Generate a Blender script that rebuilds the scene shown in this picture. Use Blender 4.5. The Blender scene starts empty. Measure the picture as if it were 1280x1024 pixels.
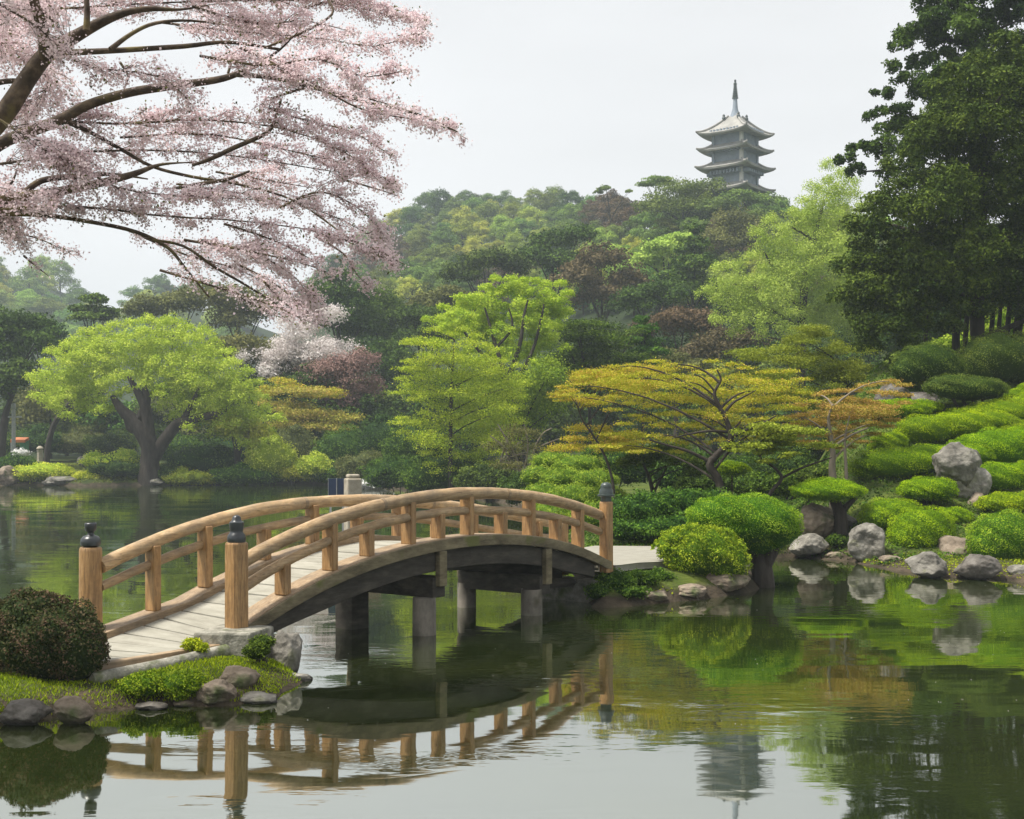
import bpy, math, random
import numpy as np
from mathutils import Vector, noise as mnoise

sc = bpy.context.scene
COL = sc.collection
rad = math.radians

# ------------------------------------------------------------------ camera, world, sun, exposure
CAM_H, F, CX, HY = 3.3, 1600.0, 640.0, 555.0      # metres above the water; focal length and horizon in photo pixels
cd = bpy.data.cameras.new('camera'); cam = bpy.data.objects.new('camera', cd); COL.objects.link(cam)
cam.location = (0, 0, CAM_H); cam.rotation_euler = (rad(90), 0, 0)
cd.sensor_width = 36; cd.lens = 36 * F / 1280; cd.shift_y = (HY - 512) / 1280
cd.clip_start = .1; cd.clip_end = 5000
sc.camera = cam

SUN_EL, SUN_AZ = 63, -105            # degrees; azimuth from +Y towards +X
w = bpy.data.worlds.new('World'); sc.world = w; w.use_nodes = True
nt = w.node_tree; bg = nt.nodes['Background']
sky = nt.nodes.new('ShaderNodeTexSky'); sky.sky_type = 'NISHITA'; sky.sun_disc = False
sky.sun_elevation = rad(SUN_EL); sky.sun_rotation = rad(SUN_AZ)
sky.air_density = 1.0; sky.dust_density = 6.0; sky.ozone_density = 1.0
hsv = nt.nodes.new('ShaderNodeHueSaturation'); hsv.inputs['Saturation'].default_value = .22
mixw = nt.nodes.new('ShaderNodeMixRGB'); mixw.inputs[0].default_value = .62
mixw.inputs[2].default_value = (9.9, 10.0, 10.1, 1)         # the even white of a thin overcast
nt.links.new(sky.outputs[0], hsv.inputs['Color']); nt.links.new(hsv.outputs[0], mixw.inputs[1])
tc = nt.nodes.new('ShaderNodeTexCoord'); mpw = nt.nodes.new('ShaderNodeMapping'); mpw.inputs['Scale'].default_value = (1, 1, 3.5)
nzw = nt.nodes.new('ShaderNodeTexNoise'); nzw.inputs['Scale'].default_value = 1.6; nzw.inputs['Detail'].default_value = 5
mrw = nt.nodes.new('ShaderNodeMapRange'); mrw.inputs[1].default_value = .3; mrw.inputs[2].default_value = .7
mrw.inputs[3].default_value = .88; mrw.inputs[4].default_value = 1.06
mulw = nt.nodes.new('ShaderNodeMixRGB'); mulw.blend_type = 'MULTIPLY'; mulw.inputs[0].default_value = 1
nt.links.new(tc.outputs['Generated'], mpw.inputs[0]); nt.links.new(mpw.outputs[0], nzw.inputs['Vector'])
nt.links.new(nzw.outputs[0], mrw.inputs[0]); nt.links.new(mixw.outputs[0], mulw.inputs[1]); nt.links.new(mrw.outputs[0], mulw.inputs[2])
nt.links.new(mulw.outputs[0], bg.inputs['Color']); bg.inputs['Strength'].default_value = .1

sl = bpy.data.lights.new('sun', 'SUN'); sl.energy = 5.0; sl.angle = rad(9); sl.color = (1, .95, .86)
so = bpy.data.objects.new('sun', sl); COL.objects.link(so)
sdir = Vector((math.sin(rad(SUN_AZ)) * math.cos(rad(SUN_EL)), math.cos(rad(SUN_AZ)) * math.cos(rad(SUN_EL)), math.sin(rad(SUN_EL))))
so.rotation_euler = sdir.to_track_quat('Z', 'Y').to_euler()
so.location = (0, 0, 60)
sc.view_settings.view_transform = 'Standard'; sc.view_settings.look = 'None'
sc.view_settings.exposure = 0.3; sc.view_settings.gamma = 1; sc.view_settings.use_curve_mapping = False
cy = sc.cycles
cy.max_bounces = 6; cy.diffuse_bounces = 3; cy.glossy_bounces = 3; cy.transmission_bounces = 3
cy.volume_bounces = 1; cy.transparent_max_bounces = 4
cy.use_denoising = True; cy.caustics_reflective = False; cy.caustics_refractive = False

# ------------------------------------------------------------------ small helpers
def P(x, y, D):
    return np.array([(x - CX) / F * D, D, CAM_H + (HY - y) / F * D])
def px(n, D): return n * D / F
def WD(y, z=0.0): return (CAM_H - z) * F / (y - HY)       # distance of a point at height z seen at photo row y

def tag(o, label=None, cat=None, group=None, kind=None):
    if label: o['label'] = label
    if cat: o['category'] = cat
    if group: o['group'] = group
    if kind: o['kind'] = kind
    return o
def empty(name, loc, rz=0):
    o = bpy.data.objects.new(name, None); COL.objects.link(o)
    o.location = tuple(loc); o.rotation_euler = (0, 0, rz); o.empty_display_size = .2
    return o
def obj(name, me, parent=None, mat=None):
    o = bpy.data.objects.new(name, me); COL.objects.link(o)
    if parent is not None: o.parent = parent
    if mat is not None and len(me.materials) == 0: me.materials.append(mat)
    return o
def mesh_quads(name, V, Fq, mat, tint=None, smooth=False):
    me = bpy.data.meshes.new(name)
    nv, nf = len(V), len(Fq); k = Fq.shape[1]
    me.vertices.add(nv); me.vertices.foreach_set('co', np.ascontiguousarray(V, np.float32).ravel())
    me.loops.add(nf * k); me.loops.foreach_set('vertex_index', np.ascontiguousarray(Fq, np.int32).ravel())
    me.polygons.add(nf); me.polygons.foreach_set('loop_start', np.arange(0, nf * k, k, dtype=np.int32))
    if smooth: me.polygons.foreach_set('use_smooth', np.ones(nf, bool))
    me.update(calc_edges=True)
    if tint is not None:
        a = me.attributes.new('tint', 'FLOAT', 'FACE'); a.data.foreach_set('value', np.ascontiguousarray(tint, np.float32))
    me.materials.append(mat)
    return me

class MB:
    """collects boxes, tubes and lathes and links them as ONE mesh"""
    def __init__(s): s.v = []; s.f = []
    def add(s, vs, fs):
        b = len(s.v); s.v += [tuple(map(float, p)) for p in vs]; s.f += [tuple(i + b for i in q) for q in fs]
    def box(s, x0, x1, y0, y1, z0, z1, f=None):
        vs = [(x, y, z) for x in (x0, x1) for y in (y0, y1) for z in (z0, z1)]
        if f: vs = [f(p) for p in vs]
        s.add(vs, [(0, 1, 3, 2), (4, 6, 7, 5), (0, 4, 5, 1), (2, 3, 7, 6), (0, 2, 6, 4), (1, 5, 7, 3)])
    def tube(s, pts, rs, n=8, flat=1.0):
        pts = [Vector(p) for p in pts]; m = len(pts)
        if not hasattr(rs, '__len__'): rs = [rs] * m
        vs = []; ref = None
        for i, p in enumerate(pts):
            t = (pts[min(i + 1, m - 1)] - pts[max(i - 1, 0)]).normalized()
            if ref is None:
                ref = Vector((0, 0, 1)) if abs(t.z) < .9 else Vector((1, 0, 0))
            u = (ref - t * ref.dot(t)).normalized(); v = t.cross(u); ref = u
            for k in range(n):
                a = 2 * math.pi * k / n
                vs.append(p + u * (math.cos(a) * rs[i] * flat) + v * (math.sin(a) * rs[i]))
        fs = [(i * n + k, i * n + (k + 1) % n, (i + 1) * n + (k + 1) % n, (i + 1) * n + k) for i in range(m - 1) for k in range(n)]
        fs += [tuple(range(n))[::-1], tuple((m - 1) * n + k for k in range(n))]
        s.add(vs, fs)
    def lathe(s, prof, n=20, c=(0, 0, 0)):
        vs = []; m = len(prof)
        for r, z in prof:
            for k in range(n):
                a = 2 * math.pi * k / n
                vs.append((c[0] + r * math.cos(a), c[1] + r * math.sin(a), c[2] + z))
        fs = [(i * n + k, i * n + (k + 1) % n, (i + 1) * n + (k + 1) % n, (i + 1) * n + k) for i in range(m - 1) for k in range(n)]
        fs += [tuple(range(n))[::-1], tuple((m - 1) * n + k for k in range(n))]
        s.add(vs, fs)
    def build(s, name, mat, parent=None, smooth=False, bevel=0):
        me = bpy.data.meshes.new(name); me.from_pydata(s.v, [], s.f); me.update()
        if smooth:
            me.polygons.foreach_set('use_smooth', np.ones(len(me.polygons), bool))
        me.materials.append(mat)
        o = obj(name, me, parent)
        if bevel:
            b = o.modifiers.new('bevel', 'BEVEL'); b.width = bevel; b.segments = 2; b.limit_method = 'ANGLE'; b.angle_limit = rad(40)
        if smooth:
            try: me.set_sharp_from_angle(angle=rad(50))
            except Exception: pass
        return o

# ------------------------------------------------------------------ materials
def new_mat(name):
    m = bpy.data.materials.new(name); m.use_nodes = True
    t = m.node_tree; b = t.nodes['Principled BSDF']
    return m, t, b, t.nodes.new, t.links.new
def ramp(N, cols):
    r = N('ShaderNodeValToRGB'); e = r.color_ramp.elements
    while len(e) < len(cols): e.new(.5)
    for k, (p, c) in enumerate(cols):
        e[k].position = p; e[k].color = (*c, 1)
    return r
def leaf_mat(name, c0, c1, c2=None, var=.10, transl=.25, rough=.65, hvar=.02):
    m, t, b, N, L = new_mat(name)
    at = N('ShaderNodeAttribute'); at.attribute_name = 'tint'
    mid = c2 if c2 else tuple((a + d) / 2 for a, d in zip(c0, c1))
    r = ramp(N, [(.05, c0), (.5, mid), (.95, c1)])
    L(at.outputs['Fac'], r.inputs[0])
    oi = N('ShaderNodeObjectInfo')
    hs = N('ShaderNodeHueSaturation')
    m1 = N('ShaderNodeMapRange'); m1.inputs[3].default_value = .5 - hvar; m1.inputs[4].default_value = .5 + hvar
    m2 = N('ShaderNodeMapRange'); m2.inputs[3].default_value = 1 - var; m2.inputs[4].default_value = 1 + var
    mu = N('ShaderNodeMath'); mu.operation = 'MULTIPLY'; mu.inputs[1].default_value = 7.31
    fr = N('ShaderNodeMath'); fr.operation = 'FRACT'
    L(oi.outputs['Random'], m1.inputs[0]); L(oi.outputs['Random'], mu.inputs[0]); L(mu.outputs[0], fr.inputs[0]); L(fr.outputs[0], m2.inputs[0])
    L(r.outputs[0], hs.inputs['Color']); L(m1.outputs[0], hs.inputs['Hue']); L(m2.outputs[0], hs.inputs['Value'])
    L(hs.outputs[0], b.inputs['Base Color']); b.inputs['Roughness'].default_value = rough
    b.inputs['Specular IOR Level'].default_value = .07
    tr = N('ShaderNodeBsdfTranslucent'); L(hs.outputs[0], tr.inputs['Color'])
    mx = N('ShaderNodeMixShader'); mx.inputs[0].default_value = transl
    L(b.outputs[0], mx.inputs[1]); L(tr.outputs[0], mx.inputs[2])
    L(mx.outputs[0], t.nodes['Material Output'].inputs['Surface'])
    return m
def noise_mat(name, cols, scale=4, detail=6, rough=.8, bump=.3, bscale=None, stretch=(1, 1, 1), var=0, moss=None, dist=.02, spec=.3, wet=False):
    m, t, b, N, L = new_mat(name)
    co = N('ShaderNodeTexCoord'); mp = N('ShaderNodeMapping'); mp.inputs['Scale'].default_value = stretch
    L(co.outputs['Object'], mp.inputs[0])
    n1 = N('ShaderNodeTexNoise'); n1.inputs['Scale'].default_value = scale; n1.inputs['Detail'].default_value = detail; n1.inputs['Roughness'].default_value = .65
    L(mp.outputs[0], n1.inputs['Vector'])
    k = len(cols)
    r = ramp(N, [(.3 + .4 * i / max(1, k - 1), c) for i, c in enumerate(cols)])
    L(n1.outputs[0], r.inputs[0]); last = r.outputs[0]
    if var:
        oi = N('ShaderNodeObjectInfo'); mr = N('ShaderNodeMapRange'); mr.inputs[3].default_value = 1 - var; mr.inputs[4].default_value = 1 + var
        hs = N('ShaderNodeHueSaturation'); L(oi.outputs['Random'], mr.inputs[0]); L(mr.outputs[0], hs.inputs['Value']); L(last, hs.inputs['Color']); last = hs.outputs[0]
    if moss:
        n2 = N('ShaderNodeTexNoise'); n2.inputs['Scale'].default_value = moss[1]; n2.inputs['Detail'].default_value = 8
        L(co.outputs['Object'], n2.inputs['Vector'])
        mr = N('ShaderNodeMapRange'); mr.inputs[1].default_value = moss[2]; mr.inputs[2].default_value = moss[2] + .12
        L(n2.outputs[0], mr.inputs[0])
        mm = N('ShaderNodeMixRGB'); mm.inputs[2].default_value = (*moss[0], 1); L(mr.outputs[0], mm.inputs[0]); L(last, mm.inputs[1]); last = mm.outputs[0]
    if wet:        # dark damp foot of a stone standing in the pond, and fine cracks
        ge = N('ShaderNodeNewGeometry'); sp = N('ShaderNodeSeparateXYZ'); L(ge.outputs['Position'], sp.inputs[0])
        wa = N('ShaderNodeMath'); wa.operation = 'MULTIPLY_ADD'; wa.inputs[1].default_value = .12; L(n1.outputs[0], wa.inputs[0]); L(sp.outputs['Z'], wa.inputs[2])
        wr = N('ShaderNodeMapRange'); wr.inputs[1].default_value = .09; wr.inputs[2].default_value = .13; wr.inputs[3].default_value = .38; wr.inputs[4].default_value = 1; L(wa.outputs[0], wr.inputs[0])
        wm = N('ShaderNodeMixRGB'); wm.blend_type = 'MULTIPLY'; wm.inputs[0].default_value = 1; L(last, wm.inputs[1]); L(wr.outputs[0], wm.inputs[2]); last = wm.outputs[0]
        vo = N('ShaderNodeTexVoronoi'); vo.feature = 'DISTANCE_TO_EDGE'; vo.inputs['Scale'].default_value = .9
        nd = N('ShaderNodeMixRGB'); nd.inputs[0].default_value = .25; L(co.outputs['Object'], nd.inputs[1]); L(n1.outputs['Color'], nd.inputs[2]); L(nd.outputs[0], vo.inputs['Vector'])
        vr = N('ShaderNodeMapRange'); vr.inputs[1].default_value = 0; vr.inputs[2].default_value = .035; vr.inputs[3].default_value = .35; vr.inputs[4].default_value = 1; L(vo.outputs['Distance'], vr.inputs[0])
        wc = N('ShaderNodeMixRGB'); wc.blend_type = 'MULTIPLY'; wc.inputs[0].default_value = .42; L(last, wc.inputs[1]); L(vr.outputs[0], wc.inputs[2]); last = wc.outputs[0]
    L(last, b.inputs['Base Color']); b.inputs['Roughness'].default_value = rough; b.inputs['Specular IOR Level'].default_value = spec
    if bump:
        n3 = N('ShaderNodeTexNoise'); n3.inputs['Scale'].default_value = bscale or scale * 3; n3.inputs['Detail'].default_value = 8
        L(mp.outputs[0], n3.inputs['Vector'])
        bp = N('ShaderNodeBump'); bp.inputs['Strength'].default_value = bump; bp.inputs['Distance'].default_value = dist
        L(n3.outputs[0], bp.inputs['Height']); L(bp.outputs[0], b.inputs['Normal'])
    return m

M = {}
M['leaf_bright'] = leaf_mat('bright_spring_leaf', (.24, .34, .02), (.66, .70, .11), (.47, .55, .05))
M['leaf_lime'] = leaf_mat('lime_leaf', (.24, .36, .02), (.70, .74, .09), (.48, .59, .04))
M['leaf_layer'] = leaf_mat('layered_green_leaf', (.13, .24, .015), (.58, .65, .06), (.32, .44, .025))
M['leaf_fresh'] = leaf_mat('fresh_green_leaf', (.08, .17, .012), (.36, .48, .04), (.19, .31, .02))
M['leaf_feather'] = leaf_mat('feathery_green_leaf', (.10, .17, .012), (.42, .48, .05), (.23, .31, .022))
M['leaf_pale'] = leaf_mat('pale_green_leaf', (.22, .32, .04), (.56, .64, .13), (.39, .49, .08))
M['leaf_mid'] = leaf_mat('mid_green_leaf', (.020, .052, .006), (.145, .235, .025), (.06, .118, .012))
M['leaf_dark'] = leaf_mat('dark_green_leaf', (.015, .038, .006), (.11, .18, .026), (.048, .09, .013), transl=.2)
M['leaf_conifer'] = leaf_mat('dark_conifer_needle', (.018, .044, .007), (.16, .23, .03), (.065, .11, .014), transl=.15)
M['leaf_olive'] = leaf_mat('olive_leaf', (.07, .085, .025), (.21, .22, .065), (.13, .145, .04))
M['leaf_brown'] = leaf_mat('brown_bud_leaf', (.06, .042, .022), (.20, .14, .075), (.115, .085, .042), transl=.2)
M['leaf_mauve'] = leaf_mat('pinkish_brown_bud', (.15, .095, .08), (.34, .22, .19), (.24, .15, .125), transl=.2)
M['leaf_maple'] = leaf_mat('yellow_orange_maple_leaf', (.19, .24, .012), (.58, .34, .08), (.41, .39, .025))
M['leaf_orange'] = leaf_mat('orange_maple_leaf', (.20, .22, .022), (.56, .33, .12), (.41, .33, .055))
M['leaf_olivepine'] = leaf_mat('yellow_olive_leaf', (.16, .20, .015), (.38, .38, .04), (.25, .28, .025))
M['leaf_azalea'] = leaf_mat('clipped_azalea_leaf', (.085, .17, .002), (.36, .48, .008), (.20, .32, .004), transl=.25, var=.07, hvar=.012)
M['leaf_azalea_dark'] = leaf_mat('dark_clipped_leaf', (.025, .058, .007), (.14, .20, .028), (.068, .115, .014), transl=.2)
M['leaf_shrub_y'] = leaf_mat('yellow_tipped_shrub_leaf', (.05, .12, .006), (.36, .45, .03), (.16, .27, .010), transl=.25)
M['leaf_red'] = leaf_mat('reddish_dark_azalea_leaf', (.02, .042, .01), (.14, .095, .055), (.055, .075, .022), transl=.15)
M['leaf_grass'] = leaf_mat('grass_blade', (.15, .22, .006), (.50, .52, .03), (.30, .38, .012), transl=.3)
M['leaf_lawn'] = leaf_mat('lawn_blade', (.10, .14, .025), (.26, .30, .06), (.17, .21, .04), transl=.3)
M['blossom'] = leaf_mat('pink_cherry_blossom', (.62, .47, .50), (.88, .78, .80), (.77, .64, .665), transl=.5, hvar=.0)
M['blossom_white'] = leaf_mat('white_blossom', (.5, .44, .42), (.88, .84, .82), (.72, .66, .64), transl=.4, hvar=.0)
M['white_flower'] = leaf_mat('white_flower', (.5, .5, .48), (.9, .9, .9), (.75, .75, .73))
M['leaf_hill'] = leaf_mat('hill_leaf', (.07, .125, .025), (.24, .32, .065), (.14, .21, .04), var=.35, hvar=.035)
M['leaf_hill2'] = leaf_mat('hill_light_leaf', (.20, .27, .035), (.46, .52, .10), (.32, .40, .06), var=.3, hvar=.04)
M['bark'] = noise_mat('dark_bark', [(.012, .009, .007), (.036, .029, .023), (.07, .058, .047)], 3, 8, .9, .9, 14, (1, 1, .25), dist=.05)
M['bark_cherry'] = noise_mat('cherry_bark', [(.03, .022, .018), (.085, .062, .045), (.20, .15, .10)], 5, 8, .85, .7, 18, moss=((.17, .14, .06), 3, .55), dist=.02)
M['bark_pale'] = noise_mat('pale_bark', [(.12, .10, .075), (.26, .22, .17)], 4, 8, .9, .6, 14, (1, 1, .3))
M['twig'] = noise_mat('brown_twig', [(.07, .045, .03), (.17, .12, .085)], 6, 3, .9, 0)
M['rock'] = noise_mat('grey_boulder', [(.07, .064, .054), (.19, .178, .152), (.34, .32, .28)], 2.2, 10, .85, .8, 9, var=.2, moss=((.10, .11, .035), 1.6, .60), dist=.06, wet=True)
M['rock_brown'] = noise_mat('brown_boulder', [(.09, .07, .05), (.22, .175, .13), (.34, .28, .22)], 2.2, 10, .85, .8, 9, var=.15, moss=((.07, .085, .03), 1.8, .54), dist=.06, wet=True)
M['rock_dark'] = noise_mat('dark_wet_stone', [(.03, .027, .022), (.09, .08, .068), (.17, .155, .135)], 3, 10, .6, .8, 10, var=.2, dist=.04, wet=True)

def wood_mat(name, stretch, cols, rough=.6, var=.12, stain=.68):
    m, t, b, N, L = new_mat(name)
    co = N('ShaderNodeTexCoord'); mp = N('ShaderNodeMapping'); mp.inputs['Scale'].default_value = stretch
    L(co.outputs['Object'], mp.inputs[0])
    n1 = N('ShaderNodeTexNoise'); n1.inputs['Scale'].default_value = 6; n1.inputs['Detail'].default_value = 8; n1.inputs['Distortion'].default_value = 1.2
    L(mp.outputs[0], n1.inputs['Vector'])
    r = ramp(N, [(.25, cols[0]), (.5, cols[1]), (.75, cols[2])]); L(n1.outputs[0], r.inputs[0])
    n2 = N('ShaderNodeTexNoise'); n2.inputs['Scale'].default_value = 1.1; n2.inputs['Detail'].default_value = 7; n2.inputs['Roughness'].default_value = .7
    L(co.outputs['Object'], n2.inputs['Vector'])
    mr = N('ShaderNodeMapRange'); mr.inputs[1].default_value = .44; mr.inputs[2].default_value = .66; mr.inputs[4].default_value = stain
    L(n2.outputs[0], mr.inputs[0])
    mx = N('ShaderNodeMixRGB'); mx.inputs[2].default_value = (.17, .135, .095, 1); L(mr.outputs[0], mx.inputs[0]); L(r.outputs[0], mx.inputs[1])
    m4 = N('ShaderNodeMapping'); m4.inputs['Scale'].default_value = tuple(q * 2.2 for q in stretch); L(co.outputs['Object'], m4.inputs[0])
    n4 = N('ShaderNodeTexNoise'); n4.inputs['Scale'].default_value = 9; n4.inputs['Detail'].default_value = 3; L(m4.outputs[0], n4.inputs['Vector'])
    r4 = N('ShaderNodeMapRange'); r4.inputs[1].default_value = .30; r4.inputs[2].default_value = .40; r4.inputs[3].default_value = .55; r4.inputs[4].default_value = 1; L(n4.outputs[0], r4.inputs[0])
    n5 = N('ShaderNodeTexNoise'); n5.inputs['Scale'].default_value = 3.4; n5.inputs['Detail'].default_value = 8; n5.inputs['Roughness'].default_value = .75; L(co.outputs['Object'], n5.inputs['Vector'])
    r5 = N('ShaderNodeMapRange'); r5.inputs[1].default_value = .35; r5.inputs[2].default_value = .62; r5.inputs[3].default_value = .75; r5.inputs[4].default_value = 1.12; L(n5.outputs[0], r5.inputs[0])
    k1 = N('ShaderNodeMixRGB'); k1.blend_type = 'MULTIPLY'; k1.inputs[0].default_value = 1; L(mx.outputs[0], k1.inputs[1]); L(r4.outputs[0], k1.inputs[2])
    mx = N('ShaderNodeMixRGB'); mx.blend_type = 'MULTIPLY'; mx.inputs[0].default_value = 1; L(k1.outputs[0], mx.inputs[1]); L(r5.outputs[0], mx.inputs[2])
    oi = N('ShaderNodeObjectInfo'); m2 = N('ShaderNodeMapRange'); m2.inputs[3].default_value = 1 - var; m2.inputs[4].default_value = 1 + var
    hs = N('ShaderNodeHueSaturation'); L(oi.outputs['Random'], m2.inputs[0]); L(m2.outputs[0], hs.inputs['Value']); L(mx.outputs[0], hs.inputs['Color'])
    L(hs.outputs[0], b.inputs['Base Color']); b.inputs['Roughness'].default_value = rough
    bp = N('ShaderNodeBump'); bp.inputs['Strength'].default_value = .35; bp.inputs['Distance'].default_value = .01
    L(n1.outputs[0], bp.inputs['Height']); L(bp.outputs[0], b.inputs['Normal'])
    return m
WC = [(.17, .088, .03), (.33, .185, .07), (.46, .28, .125)]
M['wood_rail'] = wood_mat('rail_wood', (.35, 3, 3), [(.25, .155, .072), (.43, .285, .145), (.57, .42, .25)])
M['wood_post'] = wood_mat('post_wood', (4, 4, .35), WC, .5, .08, .25)
M['wood_board'] = wood_mat('weathered_board', (.3, 4, 4), [(.19, .125, .065), (.31, .215, .125), (.42, .32, .205)], .7, .1, .8)
M['fascia'] = noise_mat('lichened_board', [(.05, .042, .025), (.15, .125, .075), (.26, .22, .135)], 3, 9, .85, .5, 14, (.6, 1, 2), moss=((.13, .135, .045), 2.2, .56))
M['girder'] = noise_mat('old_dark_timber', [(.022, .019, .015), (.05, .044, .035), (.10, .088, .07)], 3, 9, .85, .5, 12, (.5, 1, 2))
M['concrete'] = noise_mat('stained_concrete_pile', [(.08, .072, .058), (.19, .17, .14), (.32, .285, .235)], 2.2, 10, .85, .5, 12, (1, 1, .6), moss=((.06, .058, .03), 1.7, .55))
M['plank'] = noise_mat('grey_deck_plank', [(.22, .208, .17), (.30, .287, .238), (.37, .355, .30)], 2.2, 9, .8, .25, 18, (2.5, .6, 2))
M['pathstone'] = noise_mat('pale_path_paving', [(.22, .208, .172), (.31, .295, .25)], 3, 8, .85, .2, 20)
M['footing'] = noise_mat('mossy_granite', [(.09, .09, .07), (.24, .23, .19), (.42, .40, .34)], 7, 10, .9, .6, 26, moss=((.09, .11, .035), 2.6, .56))
M['bronze'] = noise_mat('black_bronze', [(.012, .014, .016), (.03, .036, .042)], 5, 5, .32, .15, 20, spec=.6)
M['bronze_green'] = noise_mat('green_black_bronze', [(.014, .022, .02), (.045, .065, .06)], 5, 5, .35, .15, 20, spec=.6)
M['steel'] = noise_mat('grey_metal', [(.25, .26, .27), (.38, .39, .4)], 6, 4, .4, .05)
M['blue'] = noise_mat('navy_blue_paint', [(.012, .022, .05), (.02, .035, .075)], 4, 4, .5, .05)
M['pillar'] = noise_mat('pale_stone_pillar', [(.22, .19, .14), (.36, .32, .25), (.46, .42, .34)], 4, 9, .85, .4, 18)
M['white_paint'] = noise_mat('white_paint', [(.62, .66, .70), (.75, .78, .82)], 5, 4, .5, .05)
M['red_paint'] = noise_mat('faded_orange_paint', [(.45, .14, .05), (.55, .2, .08)], 5, 4, .6, .05)
M['green_paint'] = noise_mat('green_paint', [(.03, .14, .06), (.05, .2, .09)], 5, 4, .6, .05)
M['pag_wall'] = noise_mat('pagoda_blue_grey_timber', [(.17, .20, .245), (.26, .30, .35)], .7, 6, .8, .2, 3)
M['pag_pale'] = noise_mat('pagoda_pale_plaster', [(.42, .41, .39), (.55, .54, .51)], .7, 6, .8, .1, 3)
M['pag_roof'] = None
def pagoda_roof_mat():
    m, t, b, N, L = new_mat('pagoda_grey_roof_tile')
    co = N('ShaderNodeTexCoord'); n1 = N('ShaderNodeTexNoise'); n1.inputs['Scale'].default_value = .8; n1.inputs['Detail'].default_value = 8
    L(co.outputs['Object'], n1.inputs['Vector'])
    r = ramp(N, [(.3, (.21, .205, .19)), (.7, (.33, .32, .295))]); L(n1.outputs[0], r.inputs[0]); L(r.outputs[0], b.inputs['Base Color'])
    wv = N('ShaderNodeTexWave'); wv.inputs['Scale'].default_value = 1.3; L(co.outputs['Object'], wv.inputs['Vector'])
    bp = N('ShaderNodeBump'); bp.inputs['Strength'].default_value = .3; bp.inputs['Distance'].default_value = .1; L(wv.outputs[0], bp.inputs['Height']); L(bp.outputs[0], b.inputs['Normal'])
    b.inputs['Roughness'].default_value = .75
    return m
M['pag_roof'] = pagoda_roof_mat()

# ------------------------------------------------------------------ the ground
def W(x, y, z=0.0):
    D = WD(y, z); return ((x - CX) / F * D, D)
POND = [(40, 3), (38, 24), W(1420, 735), W(1280, 729), W(1235, 723), W(1180, 722), W(1120, 714), W(1060, 703), W(1000, 697), W(975, 697),
        W(955, 703), W(951, 716), W(944, 740), W(900, 748), W(820, 754), W(770, 760), W(738, 760), W(724, 738), W(712, 690), W(690, 655), W(640, 632),
        W(580, 620), W(520, 612), W(440, 608), W(400, 606), W(300, 606), W(200, 607), W(100, 608), W(40, 607), W(-100, 609), W(-400, 610),
        (-68, 60), (-40, 33), W(-200, 822), W(40, 818), W(120, 812), W(240, 806), W(318, 798), W(348, 803), W(366, 838), W(380, 852), W(345, 873),
        W(290, 882), W(215, 882), W(150, 888), W(110, 894), W(60, 900), W(0, 906), W(-200, 930), (-12, 11), (-12, 3)]
POND = np.array(POND)
def sdist(X, Y):
    """signed distance to the water's edge, positive on land"""
    Pt = np.stack([X, Y], -1); A = POND; B = np.roll(POND, -1, 0)
    d2 = np.full(X.shape, 1e18); inside = np.zeros(X.shape, bool)
    for a, b in zip(A, B):
        e = b - a; t = np.clip(((Pt - a) @ e) / (e @ e), 0, 1)
        q = Pt - (a + t[..., None] * e); d2 = np.minimum(d2, (q ** 2).sum(-1))
        c = ((a[1] > Y) != (b[1] > Y))
        if abs(b[1] - a[1]) > 1e-9:
            inside ^= c & (X < (b[0] - a[0]) * (Y - a[1]) / (b[1] - a[1]) + a[0])
    d = np.sqrt(d2); return np.where(inside, -d, d)
def sstep(a, b, x):
    t = np.clip((x - a) / (b - a), 0, 1); return t * t * (3 - 2 * t)
def wob(X, Y, s, k=0.0):
    return (np.sin(X * s + 1.3 + k) * np.cos(Y * s * 1.17 - .7 + k) + .5 * np.sin(X * s * 2.3 - Y * s * 1.9 + 2.1 + k) + .35 * np.cos(X * s * 4.1 + Y * s * 3.7 + k)) / 1.85
RB = np.array([(-900, 330), (330, 380), (360, 360), (400, 332), (450, 290), (500, 266), (560, 245), (600, 239), (650, 243), (740, 247), (790, 256), (850, 256), (900, 247), (945, 247), (1000, 256), (1100, 290), (1300, 330), (2400, 380)], float)
RA = np.array([(-1400, 300), (-200, 310), (0, 328), (50, 332), (110, 358), (150, 372), (180, 362), (220, 362), (300, 380), (420, 420), (600, 500), (2600, 520)], float)
def ridge_D(u): return 430 - 190 * sstep(620, 850, u) - 40 * sstep(1000, 1400, u) + 60 * (1 - sstep(330, 450, u))
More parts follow.
